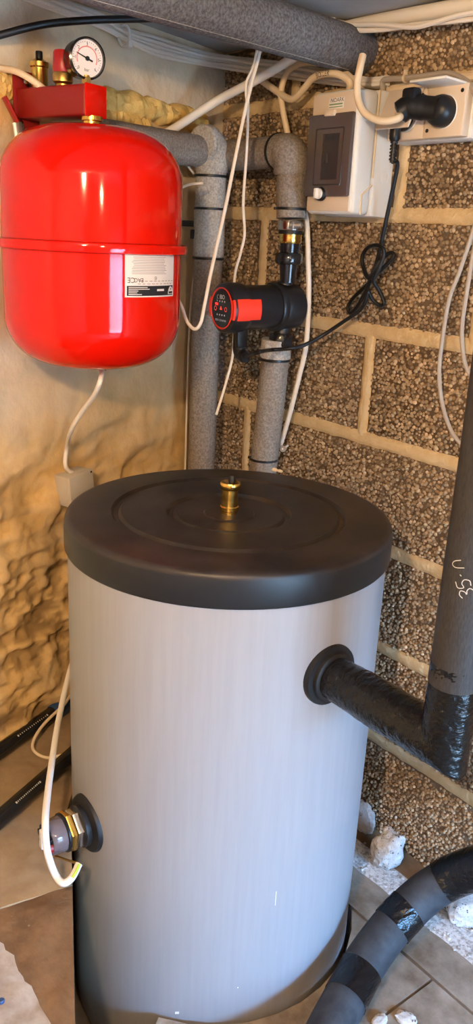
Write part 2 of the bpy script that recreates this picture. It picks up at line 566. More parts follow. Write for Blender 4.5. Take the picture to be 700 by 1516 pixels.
mk('ground_sky_blocker', box((4.6, -.4, -.06), (4.1, 5, .1)), 'outside', kind='structure', smooth=False, label='unseen pale ground added outside the doorway to cut blue light')  # added out of view, covers the blue sky colour below the horizon
mk('wall_sky_blocker', box((3.75, -.4, .55), (.2, 5, 1.2)), 'outside', kind='structure', smooth=False, label='unseen low wall added facing the doorway to block sky light')  # added out of view to keep sky light off the upper tank

# floor: sunken slab floor by the right wall
floor = mk('floor', box(((XE + .9) / 2 - .45, -1.0, -.20), (XE + 1.2, 2.6, .1)), 'floor_base', kind='structure', smooth=False, label='earthy base floor', org=(0, 0, 0))


def ledge_geo(poly, top, amp, seed, bottom=0.):
    """slab with a bumpy top, polygon outline"""
    bm = bmesh.new()
    vs_ = [bm.verts.new((p[0], p[1], top)) for p in poly]
    f = bm.faces.new(vs_)
    bmesh.ops.triangulate(bm, faces=[f])
    for _ in range(6): bmesh.ops.subdivide_edges(bm, edges=[e for e in bm.edges if e.calc_length() > .02], cuts=1, use_grid_fill=True)
    bmesh.ops.triangulate(bm, faces=list(bm.faces))
    be = [e for e in bm.edges if e.is_boundary]
    ret = bmesh.ops.extrude_edge_only(bm, edges=be)
    lowv = [v for v in ret['geom'] if isinstance(v, bmesh.types.BMVert)]
    ls = set(lowv)
    for v in bm.verts:
        if v not in ls: v.co.z += amp * (float(fbm(np.array(v.co.x * 18), np.array(v.co.y * 18), 4, seed)) - .5)
    for v in lowv: v.co.z = bottom
    bmesh.ops.recalc_face_normals(bm, faces=bm.faces)
    bm.verts.index_update()
    V = np.array([v.co[:] for v in bm.verts]); F = [[v.index for v in f.verts] for f in bm.faces]; bm.free()
    return V, F


def lpt(s, off): return tuple(np.array([CX, 0]) + LD * s + LN * off)


def tk(deg, r=.256): return (TANK[0] + r * math.cos(math.radians(deg)), TANK[1] + r * math.sin(math.radians(deg)))


def at_y(y, r=.256): return math.degrees(math.asin((y - TANK[1]) / r))


def slab(poly, top, material, name='floor_slab', seed=0, amp=.003):
    return mk(name, ledge_geo(poly, top, amp, seed, FZ), material, floor, angle=60)


FZ = -.15
slab([(-.35, -.062), (1.9, -.062), (1.9, -.003), (-.35, -.003)], -.004, 'dirt', 'wall_strip', 1, .006)
d1 = at_y(-.198)
slab([(1.9, -.198), (1.9, -.066), (-.35, -.066), (-.35, -.198)] + [tk(d) for d in np.linspace(180 - d1, d1, 9)], 0, 'floor_slab', seed=2)
d2 = at_y(-.204)
slab([(.492, -.204)] + [tk(d) for d in np.linspace(d2, -55, 11)] + [(.33, -.66), (.492, -.66)], 0, 'floor_slab', seed=4)
slab([(.497, -.204), (.497, -.66), (1.2, -.66), (1.2, -.204)], .001, 'floor_slab', seed=5)
slab([(.33, -.666), (.33, -1.5), (1.2, -1.5), (1.2, -.666)], .001, 'floor_slab', seed=6)
# strip of crushed plaster along the joint
pts = []
rs = np.random.RandomState(5)
gs = []
for i in range(900):
    x = rs.uniform(.16, .72); y = -.092 + rs.normal(0, .014); r = rs.uniform(.0012, .0042)
    gs.append(lathe([(0, r * .9), (r * .8, r * .5), (r, 0)], (x, y, .001), seg=5, a0=rs.rand()))
nx, ny = 60, 9
gx, gy = np.meshgrid(np.linspace(.12, .78, nx), np.linspace(-.125, -.060, ny), indexing='ij')
hh = .005 * np.clip(1 - np.abs((gy + .092) / .032) ** 2, 0, 1) * (.5 + fbm(gx * 60, gy * 60, 3, 3)) - .001
mk('plaster_dust', join((np.stack([gx, gy, hh], -1).reshape(-1, 3), grid_faces(nx, ny)), *gs), 'dust', floor, kind='stuff')

# raised ledge of ground along the left wall
a_ = Z(-90, 1372, .2); b_ = Z(112, 1309, .2)
ta = math.atan2(CO[1] - TANK[1], CO[0] - TANK[0]); td = math.hypot(CO[0] - TANK[0], CO[1] - TANK[1])
tg = ta - math.acos(.2475 / td)
tp_ = np.array([TANK[0] + .2475 * math.cos(tg), TANK[1] + .2475 * math.sin(tg)])
e_ = (CO[:2] - tp_) / np.linalg.norm(CO[:2] - tp_)
nL = np.array([e_[1], -e_[0]]); nL = nL if nL @ (np.array([0, -1.])) > 0 else -nL
edge = lambda t: tuple(tp_ + e_ * t + nL * .0015)
tb_ = float((b_[:2] - tp_) @ e_)
poly = [lpt(.1, -.01), lpt(1.1, -.01), (a_[0], a_[1]), edge(tb_)] + [edge(.03)] + [tk(d, .258) for d in np.linspace(math.degrees(tg) - 4, -205, 8)]
mk('trim_1', ledge_geo(poly[:], .2, .010, 21, FZ), 'ledge', kind='structure', label='raised concrete ledge along the old wall', angle=60)
poly = [edge(tb_), (a_[0], a_[1]), lpt(1.1, .05), lpt(1.5, .05), (edge(.62)[0] - .1, edge(.62)[1] - .25), edge(.62)]
trim2 = mk('trim_2', ledge_geo(poly, .199, .010, 22, FZ), 'dirt', kind='structure', label='brown dirt-covered ground in front of the ledge', angle=60)

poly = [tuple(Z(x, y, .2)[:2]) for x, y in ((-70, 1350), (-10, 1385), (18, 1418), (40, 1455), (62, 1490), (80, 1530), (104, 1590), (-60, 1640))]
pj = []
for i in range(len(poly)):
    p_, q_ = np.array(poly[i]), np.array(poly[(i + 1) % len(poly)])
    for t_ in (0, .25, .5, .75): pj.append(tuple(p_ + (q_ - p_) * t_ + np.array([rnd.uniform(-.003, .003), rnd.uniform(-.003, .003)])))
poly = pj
mk('trim_3', ledge_geo(poly, .2035, .007, 25, .15), 'screed_daylight', kind='structure', label='rough screeded patch, painted paler as daylight on the brown ground', angle=60)  # rough patch whose lighter colour stands in for daylight beside the tank

# ------------------------------------------------------------------ storage tank
tank = thing('hot_water_tank', 'tall silver grey cylindrical hot water storage tank with black domed lid', 'water tank', (TANK[0], TANK[1], FZ))
T3 = np.array([TANK[0], TANK[1], 0])
mk('body', lathe([(0, FZ), (.236, FZ), (.243, FZ + .006), (.246, FZ + .03), (.2465, .35), (.246, .700), (.2, .705), (0, .705)], T3, seg=96), 'jacket', tank)
lid = mk('lid', lathe([(0, .7475), (.020, .7475), (.030, .7480), (.0375, .7480), (.040, .7455), (.070, .7462), (.083, .7470), (.087, .7425), (.093, .7425), (.097, .7490), (.130, .7502), (.166, .7505), (.170, .7460), (.177, .7460), (.181, .7508), (.240, .7500), (.2465, .7480), (.2498, .7440), (.2502, .740)], T3, seg=96), 'lid', tank, label='dusty black plastic lid with ring grooves')
mk('lid_rim', lathe([(.2502, .7402), (.2512, .735), (.2515, .703), (.2500, .6995), (.2445, .6995), (.2445, .7395), (.2502, .7402)], T3, seg=96), 'lid_rim', tank)
# side port flange where the taped pipe enters
PZ = .583; PY = -.403; PXs = TANK[0] + .2455
mk('port_flange', lathe([(.026, -.006), (.0445, -.006), (.0450, .002), (.0440, .0055), (.0365, .0065), (.0360, .0120), (.0335, .0140), (.028, .0140), (.026, .010)], (PXs, PY, PZ), (1, 0, 0), 40), 'gasket', tank, label='black rubber collar around the upper side port')
HP = np.array([.134, TANK[1] - .2455, .2760])
mk('port_flange', lathe([(.020, -.004), (.046, -.004), (.046, .001), (.044, .005), (.034, .009), (.020, .010)], HP, (0, -1, 0), 40), 'gasket', tank, label='black rubber collar around the lower heater port')
for x, y, dx, dy in [(262, 1500, 8, 5), (408, 1330, 1, 26), (352, 1462, 2, 2)]:
    d = ray(x, y); e = CO[:2] - TANK; a = d[:2] @ d[:2]; b = e @ d[:2]; cc = e @ e - .2468 ** 2
    t = (-b - math.sqrt(b * b - a * cc)) / a; p = CO + d * t; ang = math.atan2(p[1] - TANK[1], p[0] - TANK[0])
    w_, h_ = abs(dx) * .0004, abs(dy) * .0005
    q = []
    for k in range(4):
        aa = ang + (-1, 1, 1, -1)[k] * w_ / .25; zz = p[2] + (-1, -1, 1, 1)[k] * max(h_, .0006) + (.002 if k in (1, 2) and dx > 4 else 0)
        q.append((TANK[0] + .2470 * math.cos(aa), TANK[1] + .2470 * math.sin(aa), zz))
    mk('scratch', (np.array(q), [(0, 1, 2, 3)]), 'sticker', tank)

# brass air vent on the lid
va = np.array([TANK[0], TANK[1], .7465])
vent = thing('air_vent', 'shiny brass automatic air vent standing in the middle of the black tank lid', 'air vent', va)
mk('base', lathe([(0, 0), (.0125, 0), (.0125, .004), (.0145, .006), (.0145, .0115), (.0135, .0125), (0, .0125)], va, seg=32), 'brass', vent)
mk('barrel', lathe([(0, .0125), (.0128, .0125), (.0128, .039), (0, .039)], va, seg=32), 'brass', vent)
mk('collar', lathe([(0, .039), (.0142, .039), (.0158, .041), (.0158, .0475), (.0148, .050), (.011, .051), (0, .0495)], va, seg=36), 'brass', vent)
cp = mk('cap', lathe([(0, .0495), (.0052, .0495), (.0052, .060), (.0045, .061), (0, .061)], va + np.array([.0015, .0015, 0]), seg=16), 'black_plastic', vent, label='small black cap')
wp = Z(404, 698, .7503); wq = Z(421, 702, .7503)
dr = (wq - wp) / np.linalg.norm(wq - wp)
plug = thing('wall_plug', 'tiny beige plastic wall plug lying on the tank lid', 'wall plug', (wp + wq) / 2)
o_ = wp + np.array([0, 0, .0038])
mk('head', lathe([(0, 0), (.0038, 0), (.0038, .006), (.0024, .008), (0, .008)], o_, dr, 10), 'cream_cable', plug)
mk('shank', lathe([(0, .008), (.0022, .008), (.0022, .012), (.0028, .0135), (.0026, .0185), (.0018, .020), (0, .020)], o_, dr, 8), 'cream_cable', plug)

# ------------------------------------------------------------------ red expansion vessel
VC = np.array([-.115, -.492, 0]); VR = .1385
vz0, vz1 = .942, 1.300; vm = 1.128
ves = thing('expansion_vessel', 'glossy red round expansion vessel hung in front of the old wall', 'expansion vessel', (VC[0], VC[1], vz0))


def dome(z, up):
    P = []
    for k in range(0, 13):
        t = math.radians(90 * k / 12)
        P.append((VR * (math.cos(t) ** .55 if k < 12 else 0), z + up * .075 * math.sin(t) ** 1.15))
    return P


mk('upper_shell', lathe([(VR - .003, vm), (VR, vm + .003)] + dome(vz1 - .075, 1), VC, seg=80), 'red_paint', ves)
mk('lower_shell', lathe([(VR - .003, vm), (VR, vm - .003)] + dome(vz0 + .075, -1), VC, seg=80), 'red_paint', ves)
mk('rim', lathe([(VR - .002, vm + .007), (VR + .003, vm + .0085), (VR + .0085, vm + .0065), (VR + .0100, vm), (VR + .0085, vm - .0055), (VR + .003, vm - .0075), (VR - .002, vm - .006)], VC, seg=80), 'red_paint', ves, label='rolled red seam ring')
mk('neck', lathe([(0, vz1 - .004), (.013, vz1 - .004), (.013, vz1 + .006), (.016, vz1 + .007), (.016, vz1 + .013), (0, vz1 + .013)], VC, seg=24), 'brass', ves, label='threaded brass neck')
mk('charging_valve', lathe([(0, vz0 + .002), (.006, vz0 + .002), (.006, vz0 - .007), (0, vz0 - .007)], VC + np.array([.012, .010, 0]), seg=12), 'black_plastic', ves)
# sticker: angles around the vessel as seen
vdir = math.atan2(CO[1] - VC[1], CO[0] - VC[0])


def vmap(ang0, zc, r):
    # u to the right as seen, v up
    return lambda u, v: np.array([VC[0] + r * math.cos(ang0 + u / VR), VC[1] + r * math.sin(ang0 + u / VR), zc + v])


def vpatch(u0, u1, v0, v1, fn, n=10):
    V = []; F = []
    for i in range(n + 1):
        u = u0 + (u1 - u0) * i / n
        V += [fn(u, v0), fn(u, v1)]
    for i in range(n): F.append((2 * i, 2 * i + 2, 2 * i + 3, 2 * i + 1))
    return np.array(V), F


SA = vdir + math.radians(40.0)
st = mk('sticker', vpatch(-.0505, .0505, -.031, .031, vmap(SA, 1.0925, VR + .0004), 16), 'sticker', ves, label='white rating label stuck on upside down')
mk('black_band', vpatch(-.0475, .0475, -.029, -.0148, vmap(SA, 1.0925, VR + .0007), 16), 'print', st)
lines = []
for i in range(11):
    v = .0255 - i * .0023
    lines.append(vpatch(-.040 + .004 * rnd.random(), .029 - .008 * rnd.random(), v - .0004, v + .0004, vmap(SA, 1.0925, VR + .0007), 8))
for i in range(9):
    u = -.030 + .0085 * i
    lines.append(vpatch(u, u + .004 + .003 * rnd.random(), -.0125, -.0115, vmap(SA, 1.0925, VR + .0007), 2))
    lines.append(vpatch(u + .004, u + .008 + .002 * rnd.random(), -.0085, -.0075, vmap(SA, 1.0925, VR + .0007), 2))
mk('small_print', join(*lines), 'print_pale', st)
flip = lambda du, dv: (lambda u, v: vmap(SA, 1.0925, VR + .0008)(du - u, dv - v))
for t_, z_, u_, v_ in (('CE', .0105, -.0405, -.0065), ('EAC', .0085, -.028, -.0065), ('®', .007, .003, -.0035)): mk('approval_mark', lettering(t_, z_, flip(u_, v_)), 'print', st)
bl = [vpatch(-.045, -.045 + w_, v - .0005, v + .0005, vmap(SA, 1.0925, VR + .001), 4) for v, w_ in ((-.017, .032), (-.0195, .036), (-.022, .016), (-.0245, .014), (-.027, .022))]
bl.append(vpatch(.006, .022, -.0225, -.0195, vmap(SA, 1.0925, VR + .001), 4))
mk('band_print', join(*bl), 'sticker', st)
arch = [(.040 + .0075 * math.cos(t), -.0275 + .0115 * math.sin(t)) for t in np.linspace(0, math.pi, 12)]
f_ = vmap(SA, 1.0925, VR + .001)
mk('logo', (np.array([f_(u, v) for u, v in arch]), [tuple(range(12))]), 'sticker', st)
mk('logo_mark', join(vpatch(.0345, .0455, -.0265, -.0235, vmap(SA, 1.0925, VR + .0013), 3), vpatch(.039, .041, -.0215, -.0185, vmap(SA, 1.0925, VR + .0013), 1)), 'print', st)

# ------------------------------------------------------------------ red safety group on the vessel
bx = np.array([LN[0], LN[1], 0]); by = np.array([LD[0], LD[1], 0]); bz = np.array([0, 0, 1.])
AX = np.array([bx, -by, bz])
gz0 = vz1 + .012
sg = thing('safety_group', 'red steel safety group bracket with gauge and valves above the red vessel', 'safety group', (VC[0], VC[1], gz0))
zc = gz0 + .0215
mk('manifold', box(VC + bx * (-.066) + bz * zc, (.146, .043, .043), .004, AX, 3), 'red_dull', sg)
mk('lit_end', box(VC + bx * .0085 + bz * zc, (.004, .0445, .0445), .0015, AX, 2), 'red_paint', sg)  # manifold end painted brighter red, as its lit side
wd = .1575 - .004
wp_ = mk('wall_plate', box(VC - bx * (wd - .014) + bz * (zc + .007), (.004, .052, .082), .0015, AX), 'red_dull', sg)
mk('screw', lathe([(0, .004), (.004, .004), (.008, .001), (.008, 0), (0, 0)], VC - bx * (wd - .018) + bz * (zc + .034) + by * .0, bx, 16), 'steel', wp_)
mk('screw', lathe([(0, .004), (.004, .004), (.008, .001), (.008, 0), (0, 0)], VC - bx * (wd - .018) + bz * (zc - .030) + by * .018, bx, 16), 'steel', wp_)
# gauge
gp = VC - bx * .010 + bz * (gz0 + .043)
gd = np.array([CO[0] - VC[0], CO[1] - VC[1], 0]); gd /= np.linalg.norm(gd)
ga = math.radians(24); gn = np.array([gd[0] * math.cos(ga) - gd[1] * math.sin(ga), gd[0] * math.sin(ga) + gd[1] * math.cos(ga), -.06]); gn /= np.linalg.norm(gn)
gauge = mk('pressure_gauge', lathe([(0, -.026), (.022, -.026), (.0265, -.022), (.0275, 0), (.0285, .002), (.0285, .006), (.0255, .0075), (.0252, .003), (0, .003)], gp + bz * .036, gn, 40), 'black_gloss', sg, label='round pressure gauge with black case and white dial')
mk('stem', join(cyl(gp - bz * .002, bz, .0075, .014, 6, .001), cyl(gp + bz * .002, bz, .005, .012, 12)), 'brass_dark', sg)
gu, gv, gw = frame(gn)
gc = gp + bz * .036 + gn * .0033
mk('dial', lathe([(0, 0), (.0250, 0)], gc, gn, 36), 'dial', gauge)
sc_ = []; tk_ = []
for k in range(31):
    a = math.radians(225 - 270 * k / 30); c1 = gu * math.cos(a) + gv * math.sin(a); c2 = -gu * math.sin(a) + gv * math.cos(a)
    r0, r1 = (.0150, .0165)
    p = gc + gn * .0003
    if 2 < k < 28: sc_.append((np.array([p + c1 * r0 - c2 * .0016, p + c1 * r1 - c2 * .0016, p + c1 * r1 + c2 * .0010, p + c1 * r0 + c2 * .0010]), [(0, 1, 2, 3)]))
    r0, r1 = (.0195, .0225) if k % 5 == 0 else (.0212, .0225)
    tk_.append((np.array([p + c1 * r0 - c2 * .0003, p + c1 * r1 - c2 * .0003, p + c1 * r1 + c2 * .0003, p + c1 * r0 + c2 * .0003]), [(0, 1, 2, 3)]))
mk('red_scale', join(*sc_), 'gauge_scale', gauge)
for k, s in enumerate('0123456'):
    a = math.radians(225 - 270 * k / 6)
    tk_.append(lettering(s, .0060, flatmap(gc + gn * .0004 + (gu * math.cos(a) + gv * math.sin(a)) * .0185, gu, gv)))
tk_.append(lettering('bar', .006, flatmap(gc + gn * .0004 - gv * .015, gu, gv)))
mk('tick_marks', join(*tk_), 'print', gauge)
na = math.radians(160); n1 = gu * math.cos(na) + gv * math.sin(na); n2 = np.cross(gn, n1)
mk('needle', join(prism([(-.009, -.0012), (.016, -.0006), (.019, 0), (.016, .0006), (-.009, .0012)], gc + gn * .0012, n1, n2, gn, .0008), cyl(gc + gn * .001, gn, .0032, .002, 14)), 'black_plastic', gauge)
# relief valve with red cap
rp = VC - bx * .058 + bz * (gz0 + .037)
rv = mk('relief_valve', lathe([(0, 0), (.011, 0), (.011, .010), (.0150, .013), (.0155, .023), (.0140, .026), (0, .026)], rp, seg=24), 'brass_dark', sg)
mk('red_cap', lathe([(0, .026), (.0138, .026), (.0152, .030), (.0138, .053), (.012, .056), (0, .057)], rp, seg=20), 'red_plastic', rv, label='fluted red cap')
ap = VC - bx * .108 + bz * (gz0 + .030)
av = mk('vent_valve', lathe([(0, 0), (.009, 0), (.009, .006), (.0135, .009), (.0135, .012), (.0128, .014), (.0128, .042), (.0145, .044), (.0145, .050), (.006, .055), (0, .055)], ap, seg=28), 'brass', sg)
mk('cap', lathe([(0, .055), (.0055, .055), (.0055, .064), (.005, .0655), (0, .0655)], ap, seg=14), 'black_plastic', av)
# lever of the shut-off below
lv = thing('valve_lever', 'short red flat valve lever hanging beside the red bracket plate', 'lever', Lw(12, 160, .03))
p0, p1 = Lw(6, 143, .022), Lw(25, 181, .03)
mk('handle', tube([p0, p1], .011, 12, 3, flat=.28), 'red_plastic', lv)
mk('shank', tube([p1, Lw(28, 200, .03), Lw(30, 215, .03)], .008, 10, 3, flat=.4), 'zinc', lv)

# ------------------------------------------------------------------ insulated pipes
def lump(seed, amp=.03, f=3, g=20):
    return lambda t, a: 1 + amp * (float(fbm(np.array(math.cos(a) * 1.3 + t * g), np.array(math.sin(a) * 1.3 + t * g * .3), f, seed)) - .5) * 2


def zip_tie(P, axis, r, parent, tail=(0, 0, 0)):
    u, v, w = frame(axis)
    g = lathe([(r, -.0025), (r + .0016, -.0022), (r + .0016, .0022), (r, .0025)], P, axis, 28)
    if tail is not None:
        t = np.asarray(tail, float)
        h = box(np.asarray(P) + t * (r + .002), (.006, .005, .005), .0008, np.array([t, np.cross(w, t), w]))
        g = join(g, h)
    return mk('cable_tie', g, 'black_plastic', parent)


tocam = lambda p: (lambda d: d / np.linalg.norm(d))(np.array([CO[0] - p[0], CO[1] - p[1], 0]))
# left vertical pipe with elbow
lp0 = np.array([-.318, -.12, 0])
ipl = thing('insulated_pipe', 'light grey foam insulated vertical pipe with bent elbow in the wall corner', 'pipe', (lp0[0], lp0[1], 0))
mk('insulation', tube([lp0 + bz * z for z in np.linspace(.0, 1.115, 24)], .0295, 24, 2, rf=lump(31, .02)), 'foam_mid', ipl)
mk('insulation_sleeve', tube([lp0 + bz * z for z in np.linspace(1.112, 1.205, 8)], .0315, 24, 3, rf=lump(32, .03)), 'foam_light', ipl)
mk('insulation_sleeve', tube([lp0 + bz * z for z in np.linspace(1.200, 1.285, 8)], .0305, 24, 3, rf=lump(35, .03)), 'foam_light', ipl)
hd = np.array([LD[0], LD[1], 0])
h0 = lp0 + bz * 1.298 + hd * .012
mk('elbow', tube([lp0 + bz * 1.27, lp0 + bz * 1.297, lp0 + bz * 1.318 + hd * .014, lp0 + bz * 1.318 + hd * .035], [.0335, .0345, .0335, .031], 26, 6, rf=lump(33, .06)), 'foam_light', ipl)
mk('insulation', tube([lp0 + hd * .03 + bz * 1.305 - bx * .012, lp0 + hd * .30 + bz * 1.300 - bx * .012], .0290, 22, 16, rf=lump(34, .02)), 'foam_mid', ipl)
for z, r in ((1.262, .0335), (1.202, .0312), (1.108, .0308)):
    zip_tie(lp0 + bz * z, bz, r, ipl, None)
mk('pipe_bracket', join(box(lp0 - bx * .045 + bz * 1.173 + hd * .012, (.055, .006, .012), .001, AX), box(lp0 - bx * .022 + bz * 1.153 + hd * .02, (.012, .014, .018), .002, AX)), 'gasket', ipl)

# right run: along the wall, elbow, down to the union
rx0, ry0 = -.128, -.082
ipr = thing('insulated_pipe', 'brown grey foam insulated pipe along the block wall bending down to the steel clamp', 'pipe', (rx0, ry0, 1.19))
mk('insulation', tube([np.array([-.315, ry0, 1.303]), np.array([rx0 - .03, ry0, 1.303])], .0285, 24, 14, rf=lump(41, .02)), 'foam_mid', ipr)
mk('elbow', tube([np.array([rx0 - .036, ry0, 1.303]), np.array([rx0 - .012, ry0, 1.302]), np.array([rx0 + .004, ry0, 1.288]), np.array([rx0 + .006, ry0, 1.262])], [.031, .0335, .0335, .031], 26, 6, rf=lump(42, .03)), 'foam_mid', ipr)
mk('insulation', tube([np.array([rx0 + .006, ry0, 1.272]), np.array([rx0 + .012, ry0, 1.189])], .0275, 24, 10, rf=lump(43, .02)), 'foam_mid', ipr)
zip_tie(np.array([rx0 + .0115, ry0, 1.205]), bz, .0278, ipr, -np.array([.75, .66, 0]))
zip_tie(np.array([rx0 - .034, ry0, 1.303]), (1, 0, 0), .0315, ipr, None)

# union below
ux = np.array([rx0 + .013, ry0, 0])
un = thing('pipe_union', 'shiny steel hose clamp and brass ring above a black coupling nut', 'pipe fitting', ux + bz * 1.075)
mk('steel_clamp', lathe([(.012, 1.168), (.0235, 1.168), (.0245, 1.170), (.0245, 1.184), (.0235, 1.186), (.012, 1.186)], ux, seg=28), 'steel', un)
mk('clamp_screw', join(cyl(ux + np.array([.018, -.018, 1.177]), (1, .6, 0), .0058, .022, 12, .001), box(ux + np.array([.022, -.012, 1.177]), (.012, .016, .014), .002)), 'zinc', un)
mk('rubber_ring', lathe([(.012, 1.161), (.0225, 1.161), (.0225, 1.168), (.012, 1.168)], ux, seg=28), 'gasket', un)
mk('brass_ring', lathe([(.010, 1.145), (.0195, 1.145), (.0215, 1.149), (.0205, 1.156), (.0215, 1.161), (.010, 1.161)], ux, seg=28), 'brass', un)
mk('thread', lathe([(.009, 1.128), (.0175, 1.128), (.0185, 1.135), (.0185, 1.145), (.009, 1.145)], ux, seg=24), 'black_gloss', un)
mk('coupling_nut', lathe([(.009, 1.108), (.0235, 1.108), (.0255, 1.111), (.0255, 1.125), (.0235, 1.128), (.009, 1.128)], ux, seg=8), 'black_gloss', un)
mk('stub', lathe([(0, 1.075), (.0145, 1.075), (.0155, 1.090), (.017, 1.108), (0, 1.108)], ux, seg=20), 'black_gloss', un)

# circulation pump
pc = np.array([-.126, -.078, 1.030])
pump = thing('circulation_pump', 'black circulation pump with red banded motor head and control dial', 'pump', pc - bz * .075)
pax = np.array([-.10, -1., -.02]); pax /= np.linalg.norm(pax)
mk('volute', join(lathe([(0, -.034), (.030, -.034), (.040, -.026), (.043, -.010), (.043, .012), (.041, .018), (0, .018)], pc, pax, 40), lathe([(.012, -.075), (.020, -.075), (.020, -.066), (.0165, -.060), (.017, -.03), (.017, .03), (.0155, .046), (.012, .046)], pc, seg=24)), 'black_iron', pump)
mk('lower_nut', lathe([(.010, -.074), (.0235, -.074), (.0245, -.071), (.0245, -.052), (.0225, -.049), (.010, -.049)], pc, seg=8, a0=.2), 'black_gloss', pump)
mk('clamp_ring', lathe([(.030, .016), (.0445, .016), (.0455, .018), (.0455, .027), (.0445, .029), (.030, .029)], pc, pax, 40), 'black_iron', pump)
PL = .138
mot = mk('motor_housing', lathe([(0, .028), (.0395, .028), (.0405, .034), (.0405, .092), (.0415, .096), (.0440, .100), (.0455, .106), (.0455, .130), (.0435, .136), (.0400, PL), (0, PL)], pc, pax, 48), 'black_iron', pump)
pu, pv, pw = frame(pax)    # pu is horizontal, pv up
fc = pc + pax * (PL + .0006)
mk('red_ring', lathe([(.0335, -.002), (.0355, .0006), (.0360, .0012), (.0375, .0010), (.0375, -.002)], fc, pax, 48), 'pump_red', pump)
face = mk('control_panel', lathe([(0, .0008), (.0336, .0008), (.0336, -.001)], fc, pax, 48), 'black_gloss', pump)
# red clip: a band wrapping the housing on both sides
def band_geo(a0, a1, h0, h1, r, th=.0012, n=12):
    V = []; F = []
    for i in range(n + 1):
        a = a0 + (a1 - a0) * i / n; d = pu * math.cos(a) + pv * math.sin(a)
        for h, rr in ((h0, r), (h1, r), (h1, r + th), (h0, r + th)): V.append(pc + pax * h + d * rr)
    for i in range(n):
        for k in range(4): F.append((4 * i + k, 4 * i + (k + 1) % 4, 4 * i + 4 + (k + 1) % 4, 4 * i + 4 + k))
    F += [(0, 1, 2, 3), (4 * n, 4 * n + 1, 4 * n + 2, 4 * n + 3)]
    return fixn(np.array(V), F)


side = 1 if pu @ np.array([1., 0, 0]) > 0 else -1
base_a = 0 if side > 0 else math.pi
for q, nm in ((base_a, 'right'), (base_a + math.pi, 'left')):
    mk('red_clip', join(band_geo(q - .42, q + .42, .104, .131, .0450, .0022), band_geo(q - .42, q + .42, .080, .106, .0408, .0042), band_geo(q - .42, q + .42, .131, PL + .001, .0365, .0075)), 'pump_red', pump)
uu = pu * side; mp = lambda u, v: flatmap(fc + pax * .0016 + uu * u + pv * v, uu, pv)
wt = [lettering('IBO', .011, mp(.004, .020))]
wt.append((np.array([mp(-.0105, .020)(.0035 * math.cos(t) * q, .0042 * math.sin(t) * q) for t in np.linspace(.8, 5.2, 10) for q in (.65, 1)]), [(2 * i, 2 * i + 1, 2 * i + 3, 2 * i + 2) for i in range(9)]))
for k in range(4):
    wt.append(lathe([(0, .0003), (.0016, .0003)], fc + pax * .0013 + uu * (-.0125 + .0085 * k) + pv * .0125, pax, 10))
    wt.append(lathe([(0, .0003), (.0016, .0003)], fc + pax * .0013 + uu * (-.0125 + .0085 * k) - pv * .0118, pax, 10))
wt.append(lettering('BETA 2 25-60/180', .0050, mp(0, -.0215)))
for w1_ in (wt[:1], wt[1:2], wt[-1:]): mk('panel_print', join(*w1_), 'sticker', face)
mk('panel_leds', join(*wt[2:-1]), 'sticker', face, kind='stuff')
rd = [prism([(-.0035, -.003), (.0035, -.003), (0, .0035)], fc + pax * .0012 + pv * .0005, uu, pv, pax, .0005), prism(rrect(.010, .0045, .001), fc + pax * .0012 + uu * (-.015) + pv * .007, uu, pv, pax, .0005)]
for s in (-1, 1):
    rd.append((np.array([mp(.018 * s - .001, -.001)(.0042 * math.cos(t) * q, .0042 * math.sin(t) * q) for t in np.linspace(0, 2 * math.pi, 15) for q in (.8, 1)]), [(2 * i, 2 * i + 1, 2 * i + 3, 2 * i + 2) for i in range(14)]))
mk('indicator', join(*rd), 'led_red', face)
# connector
cb = pc + pax * .100 - pv * .040 + uu * .004
cn = thing('pump_connector', 'angled black plug under the pump motor head', 'plug', cb - bz * .05)
ce = Z(364, 524, 1.0)
ce = D(366, 523, 1.405)
mk('body', join(tube([cb + pv * .004, cb - pv * .018, cb - pv * .036, cb - pv * .046 + uu * .008, cb - pv * .047 + uu * .022], [.0125, .013, .0125, .0115, .010], 14, 5), box(cb - pv * .014 + uu * .009 + pax * .002, (.010, .022, .034), .002, np.array([uu, pax, pv]))), 'black_plastic', cn)

# lower insulated pipe, below the pump
lower = [(-.136, -.082, .962), (-.139, -.082, .90), (-.146, -.082, .80), (-.154, -.082, .70), (-.17, -.082, .5), (-.19, -.082, .0)]
ipb = thing('insulated_pipe', 'grey brown foam insulated pipe below the pump with black cable ties', 'pipe', (-.19, -.082, 0))
mk('insulation', tube([np.array(p) for p in lower], .0278, 24, 10, rf=lump(51, .025)), 'foam_mid', ipb)
mk('insulation_collar', tube([np.array((-.1355, -.082, .967)), np.array((-.137, -.082, .932))], .0300, 24, 8, rf=lump(52, .03)), 'foam_light', ipb)
mk('brass_tail', cyl((-.1345, -.081, .950), bz, .017, .03, 20), 'brass_dark', ipb)
zip_tie(np.array((-.1375, -.082, .928)), bz, .0282, ipb, -np.array([.75, .66, 0]))
zip_tie(np.array((-.1535, -.082, .724)), bz, .0282, ipb, -np.array([.75, .66, 0]))

# big pipe at the ceiling
ipc = thing('insulated_pipe', 'thick dark grey foam insulated pipe running under the ceiling into the block wall', 'pipe', (0, -.4, 1.408))
pa, pb_ = W(552, 84, -.03), Z(120, -46, 1.462)
pb_ = pa + (pb_ - pa) * (2.2 / abs(pb_[1] - pa[1]))
mk('insulation', tube([pa, (pa + pb_) / 2, pb_], .0365, 36, 60, rf=lump(61, .015, 3, 40)), 'foam_dark', ipc)
dirp = (pb_ - pa) / np.linalg.norm(pb_ - pa)
mk('seam', tube([pa + dirp * t + np.array([.013, 0, -.0338]) for t in np.linspace(.08, .9, 24)], .0007, 6, 2), 'foam_light', ipc)

